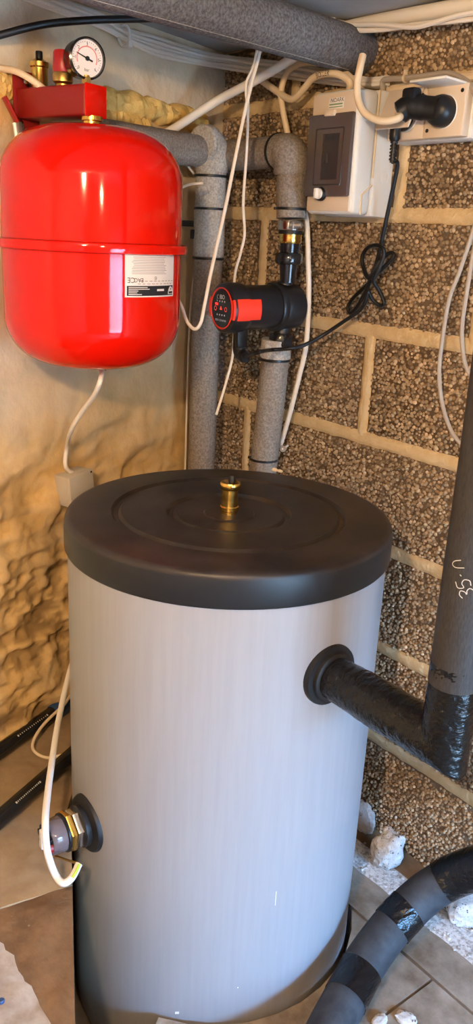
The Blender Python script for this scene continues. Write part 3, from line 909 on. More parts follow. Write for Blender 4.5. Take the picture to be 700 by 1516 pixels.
# big taped pipe to the right port of the tank
r = .0305; xc, zc_ = .590, PZ
ipt = thing('taped_pipe', 'black insulated pipe rising beside the tank with a shiny black taped elbow', 'pipe', (xc, PY, zc_ - r))


def mitre():
    V = []; rings = 0; seg = 48
    A = np.linspace(0, 2 * math.pi, seg, endpoint=False)
    rs = np.random.RandomState(9)
    hx = np.linspace(PXs + .014, xc, 64)[:-1]
    def wr(t, a, s):
        n = float(fbm(np.array(t * 150 + 5 * a), np.array(a * 1.6 + 3), 3, s, True)) - .6
        m = float(fbm(np.array(t * 22), np.array(math.cos(a) * 2 + 5), 3, s + 1)) - .5
        return 1 + .07 * n + .10 * m
    for x in hx:
        k = min(1, (x - hx[0]) / (xc - hx[0]))
        for a in A:
            # the mitre closes in over the last stretch
            q = r * wr(x, a, 3) * (1.0 + .06 * math.sin(k * 3.1))
            s = max(0, (k - .70) / .30)
            z = q * math.sin(a)
            V.append((x - z * s, PY + q * math.cos(a), zc_ + z)); 
        rings += 1
    vz = np.linspace(zc_, zc_ + .112, 56)
    for z0 in vz:
        k = (z0 - zc_) / .112
        for a in A:
            q = r * wr(z0 * 1.2, a, 7)
            s = max(0, 1 - k / .42)
            dx = -q * math.sin(a)
            V.append((xc + dx, PY + q * math.cos(a), z0 - dx * 0 + q * math.sin(a) * s)); 
        rings += 1
    F = []
    for i in range(rings - 1):
        for j in range(seg):
            k = (j + 1) % seg; F.append((i * seg + j, i * seg + k, (i + 1) * seg + k, (i + 1) * seg + j))
    return fixn(np.array(V), F)


mk('tape_wrap', mitre(), 'tape', ipt, angle=75, label='wrinkled shiny black tape around the elbow')
mk('insulation', tube([np.array([xc, PY, zc_ + .085]), np.array([xc + .001, PY, .80]), np.array([xc + .002, PY, 1.0]), np.array([xc, PY, ZC])], .0305, 36, 14, rf=lump(71, .02)), 'foam_black', ipt)
# chalked number on the pipe
def pmap(z0, ang, rot):
    c_, s_ = math.cos(rot), math.sin(rot)
    def f(u, v):
        a, b = u * c_ - v * s_, u * s_ + v * c_
        t = ang + a / .031
        return np.array([xc + .0015 + .0318 * math.cos(t), PY + .0318 * math.sin(t), z0 + b])
    return f


pang = math.atan2(CO[1] - PY, CO[0] - xc)


def stroke(pts, fn, w=.0005):
    P = catmull([np.array([a, b, 0.]) for a, b in pts], 5)
    V = []; F = []
    for i in range(len(P)):
        t = P[min(i + 1, len(P) - 1)] - P[max(i - 1, 0)]; t /= np.linalg.norm(t) + 1e-9
        n = np.array([-t[1], t[0]])
        V += [fn(P[i][0] + n[0] * w, P[i][1] + n[1] * w), fn(P[i][0] - n[0] * w, P[i][1] - n[1] * w)]
    for i in range(len(P) - 1): F.append((2 * i, 2 * i + 1, 2 * i + 3, 2 * i + 2))
    return np.array(V), F


cm = pmap(.800, pang - math.radians(6), math.radians(-90 + 25) + math.pi)
three = [(-.0045, .0065), (.0, .0085), (.004, .006), (.002, .002), (-.001, .0008), (.003, -.001), (.0045, -.0045), (.001, -.0075), (-.004, -.006)]
five = [(.004, .0085), (-.003, .008), (-.004, .0015), (.001, .002), (.0045, -.002), (.002, -.007), (-.0035, -.0065)]
sh = lambda pts, du, dv=0: [(a + du, b + dv) for a, b in pts]
mk('chalk_number', join(stroke(sh(three, -.0055), cm), stroke(sh(five, .0055), cm), stroke([(.0145, .0), (.0165, .001)], cm), stroke(sh([(-.003, -.006), (-.001, .004), (.003, .007), (.006, .003), (.006, -.005)], .026), cm)), 'ink_white', ipt, label='hand written 35 in white')

# black pipe at the foot of the tank
lowp = [(.62, -.075, .30), Z(705, 1285, .19), Z(645, 1312, .14), Z(592, 1358, .10), Z(545, 1418, .066), Z(508, 1485, .045), Z(478, 1545, .037), Z(455, 1600, .035), Z(430, 1680, .033)]
lowp = [np.array(p, float) for p in lowp]
ipf = thing('insulated_pipe', 'slate black insulated pipe with tape bands curving to the foot of the tank', 'pipe', lowp[4] * np.array([1, 1, 0]))
CL = catmull(lowp, 12)
mk('insulation', tube(lowp, .0335, 30, 12, rf=lump(81, .03, 3, 12)), 'foam_slate', ipf)


def tape_band(i0, i1, seed):
    seg_ = CL[i0:i1 + 1]
    mk('tape_band', tube(seg_, .0346, 36, 1, smooth=False, rf=lump(seed, .02, 3, 9), cap=False), 'tape', ipf)


def near(x, y):
    pr = [(350 + FPX * ((p - CO) @ RT) / ((p - CO) @ FW), 758 - FPX * ((p - CO) @ UP) / ((p - CO) @ FW)) for p in CL]
    return int(np.argmin([(a - x) ** 2 + (b - y) ** 2 for a, b in pr]))


for q, ((x0, y0), (x1, y1)) in enumerate((((720, 1280), (652, 1308)), ((606, 1346), (582, 1370)), ((536, 1433), (512, 1477)))):
    tape_band(near(x0, y0), max(near(x1, y1), near(x0, y0) + 2), 91 + q)

# ------------------------------------------------------------------ fuse box
bx0, bx1, bz0, bz1, bd = -.066, .050, 1.195, 1.392, .100
fb = thing('breaker_box', 'white plastic breaker box with smoked window on the block wall', 'breaker box', ((bx0 + bx1) / 2, -bd / 2, bz0))
bw = bx1 - bx0; bxc = (bx0 + bx1) / 2; bh = bz1 - bz0; bzc = (bz0 + bz1) / 2
mk('back_box', box((bxc, -.026, bzc), (bw, .048, bh), .004), 'white_plastic', fb)
mk('front_cover', box((bxc, -.072, bzc), (bw - .003, .046, bh - .003), .009, seg=3), 'white_plastic', fb)
# side groove and catch
mk('side_seam', join(box((bx1 - .0005, -.0515, bzc + .03), (.003, .003, .135), .0008), box((bx1 - .0004, -.062, bz0 + .042), (.003, .028, .003), .0006, np.array([[1, 0, 0], [0, .8, .6], [0, -.6, .8]])), box((bx1 - .0004, -.0735, bz0 + .018), (.003, .003, .032), .0006)), 'cream_cable', fb)
mk('knockout', lathe([(.0085, 0), (.0095, .0006), (.0102, 0)], (bx1 - .0002, -.022, bz0 + .065), (1, 0, 0), 24), 'white_plastic', fb)
# front plate zones, warm lamplight painted in as beige
fy = -.0955
win = mk('window', box((bxc - .002, fy - .003, bzc - .004), (bw - .010, .008, .130), .003, seg=2), 'smoke', fb, label='smoked brown transparent window')
def ring_frame(cx, cz, w, h, t, y, th):
    return join(box((cx, y, cz + h / 2), (w, th, t), .0008), box((cx, y, cz - h / 2), (w, th, t), .0008), box((cx - w / 2, y, cz), (t, th, h), .0008), box((cx + w / 2, y, cz), (t, th, h), .0008))


mk('inner_frame', ring_frame(bxc, bzc - .006, .066, .088, .0022, fy - .0072, .0022), 'smoke_dark', win)
mk('breaker', join(box((bxc + .004, fy - .0066, bzc - .006), (.040, .0016, .072), .0005), box((bxc - .006, fy - .0078, bzc - .008), (.010, .003, .016), .001)), 'smoke_dark', win)
mk('window_label', lettering('BOILER', .0095, flatmap((bxc + .006, fy - .0082, bzc + .022), (1, 0, 0), (0, 0, 1))), 'gasket', win)
mk('window_latch', box((bxc - .002, fy - .006, bzc + .0615), (.024, .010, .010), .0015), 'beige_plastic', fb)
mk('knob', join(lathe([(0, 0), (.0115, 0), (.0115, .005), (.010, .007), (0, .007)], (bxc - .012, fy - .004, bz0 + .034), (0, -1, 0), 24), ), 'black_plastic', fb)
mk('knob_grip', join(lathe([(0, .006), (.0088, .006), (.0088, .012), (0, .012)], (bxc - .012, fy - .004, bz0 + .034), (0, -1, 0), 20), box((bxc - .012, fy - .018, bz0 + .034), (.006, .008, .017), .002)), 'white_plastic', fb, label='white turn knob')
stk = mk('sticker', box((bxc + .004, fy - .0006, bz1 - .022), (.036, .0008, .017), .0002), 'sticker', fb)
mk('sticker_print', lettering('NOARK', .0090, flatmap((bxc + .006, fy - .0014, bz1 - .0175), (1, 0, 0), (0, 0, 1))), 'print', stk)
mk('sticker_print', join(box((bxc + .003, fy - .0012, bz1 - .0235), (.031, .0004, .0022)), box((bxc + .003, fy - .0012, bz1 - .0275), (.031, .0004, .0014))), 'print_green', stk)
mk('lamplit_plate', box((bxc - .001, fy - .0002, bz1 - .024), (bw - .014, .0012, .036), .0004), 'beige_plastic', fb)  # beige colour paints warm lamplight onto the white front
mk('lamplit_plate', box((bxc - .001, fy - .0002, bz0 + .0200), (bw - .014, .0012, .026), .0004), 'beige_plastic', fb)  # beige paints warm lamplight onto the white front here too

# ------------------------------------------------------------------ double socket with two plugs
sx0, sx1, sz0, sz1, sd = .074, .226, 1.312, 1.386, .052
sk = thing('double_socket', 'beige surface mounted double power socket with raised flap', 'power socket', ((sx0 + sx1) / 2, -sd / 2, sz0))
sxm = (sx0 + sx1) / 2
mk('back_box', box((sxm, -.018, (sz0 + sz1) / 2), (sx1 - sx0 + .006, .036, sz1 - sz0 + .004), .004), 'white_plastic', sk)
for q in range(2):
    cxs = sx0 + .038 + .076 * q
    ins = mk('socket_insert', box((cxs, -.042, (sz0 + sz1) / 2), (.0745, .020, sz1 - sz0), .003), 'beige_plastic', sk)
    mk('socket_well', lathe([(.0215, .0004), (.0235, .0012), (.0245, 0)], (cxs, -.0523, (sz0 + sz1) / 2 - .001), (0, -1, 0), 32), 'white_plastic', ins)
    for dx_, dz_ in ((.030, .026), (-.030, -.026)):
        mk('screw', lathe([(0, .0006), (.003, .0006), (.003, 0)], (cxs + dx_, -.0523, (sz0 + sz1) / 2 + dz_), (0, -1, 0), 10), 'gasket', ins)
# flaps hinged at the top: left one rests on its plug, right one is up
fl = np.array([[1, 0, 0], [0, -.88, -.47], [0, .47, -.88]])
c1 = np.array([sx0 + .038, -.053, sz1 - .002])
ax1 = np.array([[1., 0, 0], [0, -.42, -.9076], [0, -.9076, .42]])
mk('flap', box(c1 + ax1[1] * .033 + ax1[2] * .004, (.070, .066, .004), .0015, ax1), 'beige_plastic', sk, label='left flap resting on its plug')
ax2 = np.array([[1., 0, 0], [0, -.9995, .03], [0, .03, .9995]])
c2 = np.array([sx0 + .114, -.050, sz1 - .001])
mk('flap', box(c2 + ax2[1] * .024, (.070, .050, .004), .0015, ax2), 'white_plastic', sk, label='right flap raised above its plug')
# plug in the right socket: flat round body, boss swinging to the left
p2 = np.array([sx0 + .114, -.053, (sz0 + sz1) / 2 - .001])
pg = thing('power_plug', 'black angled plug with grip dots in the socket, on a white cable', 'plug', p2 - bz * .024)
mk('plug_body', join(lathe([(0, 0), (.0232, 0), (.0232, .010), (.020, .020), (.012, .026), (0, .027)], p2, (0, -1, 0), 32),), 'black_plastic', pg)
arm = [p2 + np.array([.004, -.018, .001]), p2 + np.array([-.020, -.025, .004]), p2 + np.array([-.040, -.034, .006]), p2 + np.array([-.054, -.042, -.004])]
mk('plug_arm', join(tube(arm, [.015, .016, .015, .010], 14, 6, flat=1.15), box(p2 + np.array([-.038, -.034, .014]), (.026, .020, .036), .005, seg=2)), 'black_plastic', pg)
gd_ = []
for i in range(3):
    for j in range(3):
        gd_.append(lathe([(0, .0008), (.0009, .0006), (.0012, 0)], p2 + np.array([-.008 + .0055 * i, -.0262 - .001 * (i == 0), -.006 + .006 * j]), (0, -1, 0), 8))
mk('grip_dot', join(*gd_), 'zinc', pg)
p1_ = np.array([sx0 + .034, -.053, (sz0 + sz1) / 2 - .004])
pg2 = thing('power_plug', 'black plug under the left socket flap with a ribbed black cord', 'plug', p1_ - bz * .05)
mk('plug_body', join(lathe([(0, 0), (.0205, 0), (.0205, .010), (.016, .016), (0, .017)], p1_, (0, -1, 0), 28), tube([p1_ + np.array([0, -.012, 0]), p1_ + np.array([0, -.017, -.018]), p1_ + np.array([0, -.017, -.036])], [.011, .009, .007], 12, 5)), 'black_plastic', pg2)
ribs = [lathe([(.002, -.0017), (.0062, -.0014), (.0062, .0014), (.002, .0017)], p1_ + np.array([0, -.017, -.038 - .005 * i]), bz, 12) for i in range(6)]
mk('strain_relief', join(*ribs, cyl(p1_ + np.array([0, -.017, -.068]), bz, .0044, .034, 12)), 'black_plastic', pg2)

# ------------------------------------------------------------------ cables
def cable(name, pts, r, material, label, cat='cable', group=None, seg=8, n=7):
    return mk(name, tube([np.asarray(p, float) for p in pts], r, seg, n), material, label=label, cat=cat, group=group)


end_arm = arm[-1]
cable('cream_cable', [W(537, 82, .12), W(533, 100, .128), W(529, 122, .132), W(530, 147, .132), W(541, 168, .130), W(565, 179, .122), W(590, 175, .108), end_arm], .0058, 'cream_cable', 'thick cream cable hanging from the ceiling pipe to the angled black plug', 'cable', seg=12)
pe = p1_ + np.array([0, -.017, -.066])
K = [pe, W(588, 245, .055), W(577, 300, .045), W(568, 342, .038), W(563, 365, .034), W(557, 389, .030), W(548, 415, .030),
     W(536, 428, .026), W(523, 441, .026), W(515, 454, .026), W(518, 463, .026), W(527, 456, .028), W(538, 438, .032), W(549, 415, .036),
     W(561, 402, .034), W(576, 388, .030), W(583, 378, .028), W(578, 374, .028), W(568, 381, .032), W(556, 395, .040), W(546, 412, .040),
     W(538, 397, .034), W(536, 380, .034), W(544, 367, .036), W(556, 363, .042), W(566, 367, .044), W(568, 378, .042), W(561, 398, .046), W(553, 415, .046),
     W(560, 428, .036), W(566, 440, .030), W(568, 449, .028), W(562, 452, .028), W(551, 443, .034), W(545, 432, .044), W(541, 446, .042), W(532, 460, .038),
     W(510, 475, .042), W(480, 495, .055), W(450, 511, .090), W(428, 516, .118), W(402, 518, .138), D(384, 521, 1.455), cb - pv * .047 + uu * .020]
cable('black_cable', K, .0036, 'black_cord', 'black power cord knotted on the way from socket to pump', 'cord', seg=10, n=6)
# white cable down beside the pump
tieP = W(452, 330, .05)
cable('white_cable', [W(447, 300, .030), W(454, 330, .040), W(456, 380, .042), W(457, 440, .042), W(453, 510, .040), W(443, 556, .038), W(428, 616, .036), W(414, 662, .036)], .0050, 'white_cable', 'thick white cable running down the block wall beside the black pump', seg=10)
ck = thing('cable_clip', 'round pale plastic cable clip at the tied pipe below the pump', 'clip', W(419, 664, .03))
mk('clip_ring', lathe([(.002, 0), (.0062, 0), (.0070, .002), (.0062, .004), (.002, .004)], W(419, 664, .04), (.5, -.86, 0), 18), 'grey_cable', ck)
mk('clip_pin', lathe([(0, -.03), (.0022, -.03), (.0022, .003), (0, .004)], W(419, 664, .04), (.5, -.86, 0), 10), 'white_plastic', ck)

def NW(x, y, off):
    a, b = Lw(x, y, off), W(x, y, off)
    return a if (a - CO) @ FW < (b - CO) @ FW else b


# bundle along the ceiling edge: five cables
hi = [(40, -22), (90, 0), (150, 22), (185, 43), (230, 55), (300, 77), (345, 84), (380, 88), (440, 96), (490, 106), (540, 116), (575, 115)]
lo = [(10, -12), (60, 8), (150, 42), (185, 60), (230, 83), (300, 97), (345, 104), (380, 109), (440, 118), (490, 124), (540, 129), (575, 128)]
for k in range(5):
    t = (k + .2) / 4.6
    pts = []
    for i, (a, b) in enumerate(zip(hi, lo)):
        x = a[0] + (b[0] - a[0]) * t; y = a[1] + (b[1] - a[1]) * t + rnd.uniform(-.7, .7)
        pts.append(NW(x, y, .018 + .008 * (k % 2)))
    cable('white_cable', pts, .0036, 'white_cable', 'white cable in the bundle strung along the top of the old wall', group='white cables bundled along the ceiling edge', seg=8, n=6)
tb = Lw(184, 53, .032)
mk('cable_tie', join(tube([tb + np.array([LN[0] * .013 * math.cos(a), LN[1] * .013 * math.cos(a), .016 * math.sin(a)]) for a in np.linspace(0, 2 * math.pi, 17)], .0022, 6, 2), box(tb + bx * .012 - bz * .014, (.008, .008, .010), .001)), 'white_plastic', label='white cable tie gripping the cable bundle', cat='cable tie')

# pale conduit crossing the corner
cable('conduit', [Lw(215, 212, .018), Lw(250, 195, .03), D(320, 150, 1.585), D(380, 118, 1.52), D(440, 82, 1.46), D(470, 62, 1.43)], .0080, 'white_cable', 'thick pale conduit slanting across the corner behind the red vessel', 'conduit', seg=14)
cable('conduit', [W(478, 52, .055), W(520, 40, .035), W(600, 24, .030), W(720, 2, .030), W(900, -40, .03)], .0115, 'white_cable', 'thick pale conduit along the ceiling above the socket', 'conduit', seg=14)
cable('white_cable', [W(425, 22, .13), W(455, 12, .10), W(480, 18, .07), W(512, 42, .050), W(560, 44, .045), W(620, 36, .04), W(680, 30, .04), W(760, 20, .04)], .0042, 'white_cable', 'white cable sagging under the conduit, arched over the ceiling pipe', group=None)
cable('white_cable', [W(425, 12, .12), W(455, 22, .085), W(490, 30, .06), W(520, 36, .050), W(560, 36, .052), W(610, 40, .048), W(640, 34, .047), W(690, 20, .05), W(770, 12, .045)], .0040, 'white_cable', 'second white cable twisted around the one arched over the ceiling pipe')
cable('black_cable', [D(-30, 60, 1.24), D(0, 52, 1.24), D(60, 37, 1.25), D(130, 30, 1.27), D(200, 28, 1.29), D(262, 26, 1.31)], .0055, 'black_cord', 'black cable drooping from the left wall to the ceiling pipe', seg=10)
# boiler cables looping into the fuse box
bc = cable('white_cable', [W(385, 118, .05), W(408, 134, .055), W(432, 147, .06), W(450, 131, .064), W(463, 116, .067), W(482, 109, .070), W(503, 111, .070), W(518, 123, .064), (bxc - .02, -.05, bz1 - .004)], .0062, 'cream_cable', 'cream cable printed BOILER looping into the top of the breaker box', seg=12)
cable('white_cable', [W(429, 215, .04), W(424, 190, .05), W(418, 160, .055), W(416, 135, .055), W(425, 108, .05), W(445, 94, .045), W(470, 93, .044), W(500, 102, .044), W(520, 116, .044), (bxc + .005, -.03, bz1 - .004)], .0056, 'cream_cable', 'cream cable looping from the pipe elbow into the breaker box', seg=12)
bpts = [W(432, 147, .06), W(450, 131, .064), W(463, 116, .067), W(482, 109, .070), W(503, 111, .070), W(518, 123, .064), np.array([bxc - .02, -.05, bz1 - .004])]
BC = catmull(bpts, 40)
bpx = np.array([350 + FPX * ((p - CO) @ RT) / ((p - CO) @ FW) for p in BC])
i0 = int(np.argmin(np.abs(bpx[:200] - 481)))
BS = np.concatenate([[0], np.cumsum(np.linalg.norm(np.diff(BC, axis=0), axis=1))])


def cabmap(u, v):
    t = BS[i0] + u
    p = np.array([np.interp(t, BS, BC[:, k]) for k in range(3)]); p2 = np.array([np.interp(t + .002, BS, BC[:, k]) for k in range(3)])
    tu = (p2 - p) / np.linalg.norm(p2 - p); tn = CO - p; tn = tn - tu * (tn @ tu); tn /= np.linalg.norm(tn); tv = np.cross(tn, tu)
    a = v / .0066
    return p + tn * (.0069 * math.cos(a)) + tv * (.0069 * math.sin(a))


mk('cable_print', lettering('BOILER', .0112, cabmap), 'print', bc)
# beige conduits behind the socket, grey cable over it
cable('conduit', [(bx1 - .02, -.012, 1.398), (.14, -.010, 1.401), (.30, -.010, 1.400), (.60, -.010, 1.399)], .0065, 'cream_cable', 'cream conduit fixed along the mortar joint behind the socket', 'conduit')
cable('grey_cable', [(bx1 - .01, -.030, bz1 - .012), W(566, 122, .035), W(576, 117, .036), W(600, 116, .034), W(640, 111, .034), W(665, 109, .036), W(688, 119, .040), W(705, 142, .045), W(722, 190, .045)], .0046, 'grey_cable', 'grey cable arching over the double socket')
mk('cable_tie', join(lathe([(.0050, -.002), (.0066, -.002), (.0066, .002), (.0050, .002)], W(600, 116, .034), (1, 0, 0), 16), box(W(600, 108, .034), (.005, .006, .009), .001)), 'cream_cable', label='small cream cable tie around the grey cable', cat='cable tie')
cable('grey_cable', [W(712, 300, .03), W(699, 345, .034), W(680, 402, .036), W(665, 442, .036), W(655, 500, .034), W(650, 552, .034), W(655, 600, .034), W(668, 638, .036), W(688, 664, .036), W(715, 690, .036)], .0035, 'grey_cable', 'thin grey cable bowed widely on the block wall beside the black pipe')
cable('grey_cable', [W(716, 310, .03), W(704, 355, .030), W(692, 425, .032), W(684, 482, .032), W(685, 520, .032), W(692, 548, .032), W(712, 578, .032)], .0035, 'grey_cable', 'thin grey cable hanging inside the widely bowed one')
# thin white wires hanging in front of the pipes
cable('white_wire', [D(390, 60, 1.37), D(384, 80, 1.37), D(366, 150, 1.37), D(350, 225, 1.375), D(333, 310, 1.38), D(314, 395, 1.385), D(303, 450, 1.39), D(297, 478, 1.395), D(288, 487, 1.40), D(277, 476, 1.41), D(268, 452, 1.42), D(255, 430, 1.43)], .0030, 'white_cable', 'thin white wire hanging from the ceiling pipe and hooking behind the red vessel', 'wire')
cable('white_wire', [D(386, 60, 1.40), D(378, 90, 1.40), D(368, 130, 1.41), D(367, 170, 1.42), D(365, 225, 1.45), D(360, 300, 1.49), D(362, 345, 1.515), D(356, 375, 1.53), D(348, 405, 1.56), D(346, 450, 1.585), D(345, 520, 1.60), D(334, 568, 1.60), D(320, 614, 1.60)], .0026, 'white_cable', 'thin white wire hanging from the ceiling pipe down behind the pump head', 'wire')
cable('white_wire', [D(383, 62, 1.385), D(374, 100, 1.385), D(364, 125, 1.39), D(366, 160, 1.405), D(367, 185, 1.42)], .0022, 'white_cable', 'short thin white wire twisted into the one going behind the pump', 'wire')
cable('white_wire', [Lw(279, 222, .06), Lw(279, 245, .06), Lw(287, 258, .055), Lw(296, 280, .05), Lw(298, 314, .045), Lw(297, 358, .040), Lw(286, 417, .03), Lw(281, 473, .028), Lw(277, 580, .022), Lw(274, 700, .02), Lw(272, 780, .02)], .0022, 'white_cable', 'thin white wire running down the old wall beside the corner pipe', 'wire')
cable('white_wire', [D(258, 290, 1.52), D(268, 279, 1.52), D(281, 273, 1.51), D(300, 271, 1.50)], .0024, 'white_cable', 'loose white wire end poking out from behind the red vessel', 'wire')
cable('cream_cable', [Lw(-30, 95, .03), D(0, 101, 1.27), D(22, 105, 1.26), D(42, 115, 1.26), D(60, 128, 1.265), D(72, 138, 1.28)], .0052, 'cream_cable', 'cream cable curving past the brass vent of the red safety group', seg=10)
# cable from the vessel to the junction box
jb = Lw(100, 718, .0)
jn = thing('junction_box', 'small grey beige junction box on the old wall below the red vessel', 'junction box', jb - bz * .03)
jt = math.radians(-6)
jx = by * math.cos(jt) + bz * math.sin(jt); jz = -by * math.sin(jt) + bz * math.cos(jt)
jA = np.array([jx, bx, jz])
if np.linalg.det(jA) < 0: jA = np.array([-jx, bx, jz])
mk('base', box(jb + bx * .014, (.062, .032, .062), .003, jA), 'grey_box', jn)
mk('cover', box(jb + bx * .034, (.064, .012, .064), .003, jA), 'grey_box', jn)
mk('cover_screw', lathe([(0, .0005), (.002, .0005), (.002, 0)], jb + bx * .0402 + jz * .027 + jx * .026 * (-1 if (jx @ RT) > 0 else 1) * -1, bx, 10), 'gasket', jn)
cable('white_cable', [VC + np.array([.012, .010, vz0 - .004]), D(148, 565, 1.33), D(140, 584, 1.36), D(121, 610, 1.42), D(106, 636, 1.46), Lw(99, 662, .022), Lw(97, 690, .02), jb + bx * .016 + bz * .026], .0042, 'white_cable', 'white cable from the underside of the red vessel to the junction box', seg=10)

# ------------------------------------------------------------------ immersion heater on the tank
hh_ = thing('immersion_heater', 'screw-in immersion heater with clear cap on the lower side of the tank', 'heater', HP - bz * .03 + np.array([0, -.004, 0]))
hax = np.array([-.03, -1., 0]); hax /= np.linalg.norm(hax); HK = .80
mk('boss', lathe([(0, .006 * HK), (.031, .006 * HK), (.033, .010 * HK), (.033, .020 * HK), (.029, .024 * HK), (0, .024 * HK)], HP, hax, 32), 'black_iron', hh_)
mk('hex_flange', lathe([(0, .018 * HK), (.0285, .018 * HK), (.0300, .020 * HK), (.0300, .033 * HK), (.0285, .035 * HK), (0, .035 * HK)], HP, hax, 6, a0=.35), 'steel', hh_)
mk('brass_hex', lathe([(0, .037 * HK), (.0305, .037 * HK), (.0315, .0385 * HK), (.0315, .047 * HK), (.0305, .0485 * HK), (0, .0485 * HK)], HP, hax, 6, a0=.35), 'brass', hh_)
mk('seal_plate', lathe([(0, .0485 * HK), (.0285, .0485 * HK), (.0300, .050 * HK), (.0300, .0535 * HK), (.0285, .055 * HK), (0, .055 * HK)], HP, hax, 32), 'black_plastic', hh_)
mk('clear_cap', lathe([(.022, .054 * HK), (.0268, .054 * HK), (.0275, .056 * HK), (.0265, .082 * HK), (.0255, .084 * HK), (.022, .084 * HK)], HP, hax, 36), 'glass_smoke', hh_)
hu, hv, hw = frame(hax)
hcam = CO - HP; hcam = hcam - hax * (hcam @ hax) - hv * (hcam @ hv); hcam /= np.linalg.norm(hcam)
tm = mk('terminal_block', join(lathe([(0, .055 * HK), (.0215, .055 * HK), (.0215, .082 * HK), (.018, .086 * HK), (0, .086 * HK)], HP, hax, 28), *[box(HP + hax * HK * .086 + (hu * math.cos(a) + hv * math.sin(a)) * .018, (.007, .010, .009), .001, np.array([hu, hw, hv])) for a in np.linspace(.4, 5.6, 7)]), 'black_plastic', hh_)
mk('terminal', box(HP + hax * HK * .092 + hv * .011 + hu * .004, (.009, .012, .022), .001, np.array([hu, hw, hv])), 'white_plastic', hh_)
mk('terminal', box(HP + hax * HK * .092 - hv * .006 + hu * .001, (.010, .010, .012), .001, np.array([hu, hw, hv])), 'white_plastic', hh_)
mk('red_button', lathe([(0, 0), (.009, 0), (.008, .007 * HK), (0, .008 * HK)], HP + hax * HK * .084 + hcam * .016 - hv * .004, hax, 18), 'red_plastic', hh_)
ctip = D(117, 1279, 1.225)
mk('wire_end', tube([HP + hax * .070 - hv * .026, HP + hax * .062 - hv * .032, ctip], .0018, 8, 5), 'brass_dark', hh_)
hc = cable('white_cable', [D(118, 950, 1.62), D(103, 995, 1.55), D(88, 1060, 1.46), D(78, 1120, 1.36), D(70, 1180, 1.265), D(67, 1220, 1.215), D(70, 1260, 1.205), D(81, 1293, 1.22), D(93, 1307, 1.21), D(106, 1300, 1.212), ctip], .0054, 'white_cable', 'thick white cable looped under the immersion heater beside the tank', seg=12)
ORG[hc.name] = np.array(hc.location)
mk('earth_core', tube([D(117.5, 1280, 1.219), D(112, 1292, 1.208), D(107.5, 1299, 1.206)], .0022, 8, 4), 'green_stripe', hc)

# ------------------------------------------------------------------ black pipes on the ledge
def ground_pipe(p, q, r, label, mark):
    P0, P1 = Z(*p, .2 + r), Z(*q, .2 + r)
    dd = (P1 - P0) / np.linalg.norm(P1 - P0)
    o = thing('plastic_pipe', label, 'pipe', P0 * np.array([1, 1, 0]) + bz * .2)
    A, B = P0 - dd * .30, P1 + dd * .06
    mk('pipe', tube([A, B], r, 20, 12), 'black_gloss', o)
    # row of printed marks on the flank facing the room
    sidev = np.cross(dd, bz); sidev = sidev if sidev @ (CO - P0) > 0 else -sidev
    nn = (sidev * .55 + bz * .84); nn /= np.linalg.norm(nn); tt = np.cross(nn, dd)
    gs = []
    m0 = Z(*mark[0], .2 + 2 * r); m1 = Z(*mark[1], .2 + 2 * r); t0 = (m0 - P0) @ dd; t1 = (m1 - P0) @ dd
    for k, t in enumerate(np.linspace(t0, t1, 16)):
        w_ = .0022 if k in (0, 15) else .0011
        c = P0 + dd * t + nn * (r + .0003)
        gs.append(box(c, (w_ * 1.3, .0036 if k in (0, 15) else .0026, .0006), 0, np.array([dd, tt, nn])))
    mk('printed_marks', join(*gs), 'ink_white', o)
    return o, P0, P1, dd


gp1 = ground_pipe((0, 1112), (100, 1040), .0150, 'black plastic pipe lying at the foot of the old wall', ((28, 1088), (70, 1057)))
gp2 = ground_pipe((0, 1212), (102, 1122), .0150, 'black plastic pipe lying on the ledge a hand away from the wall', ((26, 1187), (62, 1157)))
cfp = Z(86, 1050, .215)
mk('blue_coupling', lathe([(0, -.02), (.0165, -.02), (.0185, -.016), (.0185, .016), (.0165, .02), (0, .02)], cfp, gp1[3], 24), 'blue_fitting', gp1[0], label='dark blue coupling')
cable('cream_cable', [Z(104, 1030, .25), Z(94, 1044, .25), Z(80, 1057, .245), Z(66, 1071, .235), Z(53, 1089, .225), Z(48, 1105, .215), Z(55, 1116, .21), Z(72, 1122, .212), Z(96, 1117, .222)], .0030, 'cream_cable', 'thin cream cable end curled between the two black ground pipes', seg=8)

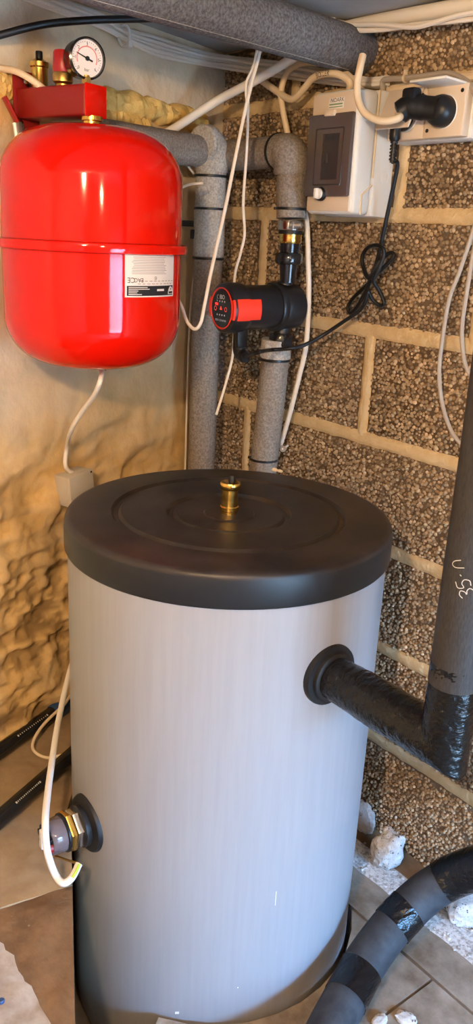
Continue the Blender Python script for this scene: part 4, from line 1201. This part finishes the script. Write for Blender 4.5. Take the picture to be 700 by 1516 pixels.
# ------------------------------------------------------------------ rubble
def chunk(name, c, size, seed, label, flatten=1., specks=26):
    bm = bmesh.new(); bmesh.ops.create_icosphere(bm, subdivisions=4, radius=1)
    rs = np.random.RandomState(seed); ph = rs.rand(3) * 10
    for v in bm.verts:
        p = np.array(v.co); q = np.sign(p) * np.abs(p) ** .75
        n = float(fbm(np.array(p[0] * 1.6 + p[2] + ph[0]), np.array(p[1] * 1.6 - p[2] * .7 + ph[1]), 4, seed)) - .5
        m = float(fbm(np.array(p[0] * 7 + p[2] * 5 + ph[0]), np.array(p[1] * 7 - p[2] * 4 + ph[1]), 3, seed + 1)) - .5
        v.co = Vector(q * (1 + .55 * n + .30 * m))
    bmesh.ops.recalc_face_normals(bm, faces=bm.faces); bm.verts.index_update()
    V = np.array([v.co[:] for v in bm.verts]); F = [[v.index for v in f.verts] for f in bm.faces]
    N = np.array([v.normal[:] for v in bm.verts]); bm.free()
    ang = rs.rand() * 6.28; R_ = np.array([[math.cos(ang), math.sin(ang), 0], [-math.sin(ang), math.cos(ang), 0], [0, 0, 1]])
    V = (V * np.array(size)) @ R_; V[:, 2] -= V[:, 2].min()
    V = V + np.array([c[0], c[1], 0.0]) + np.array([0, 0, c[2] if len(c) > 2 else 0])
    o = mk(name, (V, F), 'rubble', label=label, cat='rubble', angle=60)
    idx = rs.choice(len(V), specks, replace=False); gs = []
    for i in idx:
        r_ = rs.uniform(.0008, .0022)
        nv = (N[i] @ R_)
        gs.append(lathe([(0, r_ * .5), (r_, 0)], V[i] - nv * .0003, nv, 6))
    mk('dark_specks', join(*gs), 'rubble_speck', o, kind='stuff')
    return o


q1 = Z(570, 1285, 0); q2 = Z(684, 1362, 0); q3 = Z(546, 1236, 0)
chunk('rubble_piece', (q1[0], q1[1]), (.026, .030, .040), 3, 'big speckled white plaster chunk at the foot of the block wall', specks=150)
chunk('rubble_piece', (q2[0] + .008, q2[1] + .003), (.024, .040, .026), 5, 'speckled white plaster chunk partly under the slate black pipe', specks=130)
chunk('rubble_piece', (q3[0] - .02, q3[1] - .008), (.030, .012, .035), 8, 'dusty pale rubble wedged between the tank and the block wall', specks=14)
for k, (x, y, s) in enumerate(((600, 1510, .012), (562, 1514, .010))):
    qq = Z(x, y, .001)
    chunk('rubble_piece', (qq[0], qq[1]), (s, s * 1.4, s * .45), 20 + k, ('flat pale plaster flake on the slab floor', 'small pale plaster flake against the slate black pipe')[k], specks=8)
bq = Z(2, 1484, .203)
mk('blue_cap', lathe([(0, 0), (.004, 0), (.004, .004), (.003, .005), (0, .005)], bq, seg=14), 'blue_fitting', label='tiny blue plastic cap on the brown ground', cat='cap')
# loose crumbs on the ledge
gs = []
for k in range(40):
    p = Z(rnd.uniform(0, 108), rnd.uniform(1250, 1500), .196); q_ = rnd.uniform(.0010, .0030)
    gs.append(lathe([(0, q_), (q_ * .8, q_ * .6), (q_ * 1.1, -.004)], p, seg=5, a0=rnd.random()))
mk('dirt_crumbs', join(*gs), 'floor_base', trim2, kind='stuff')
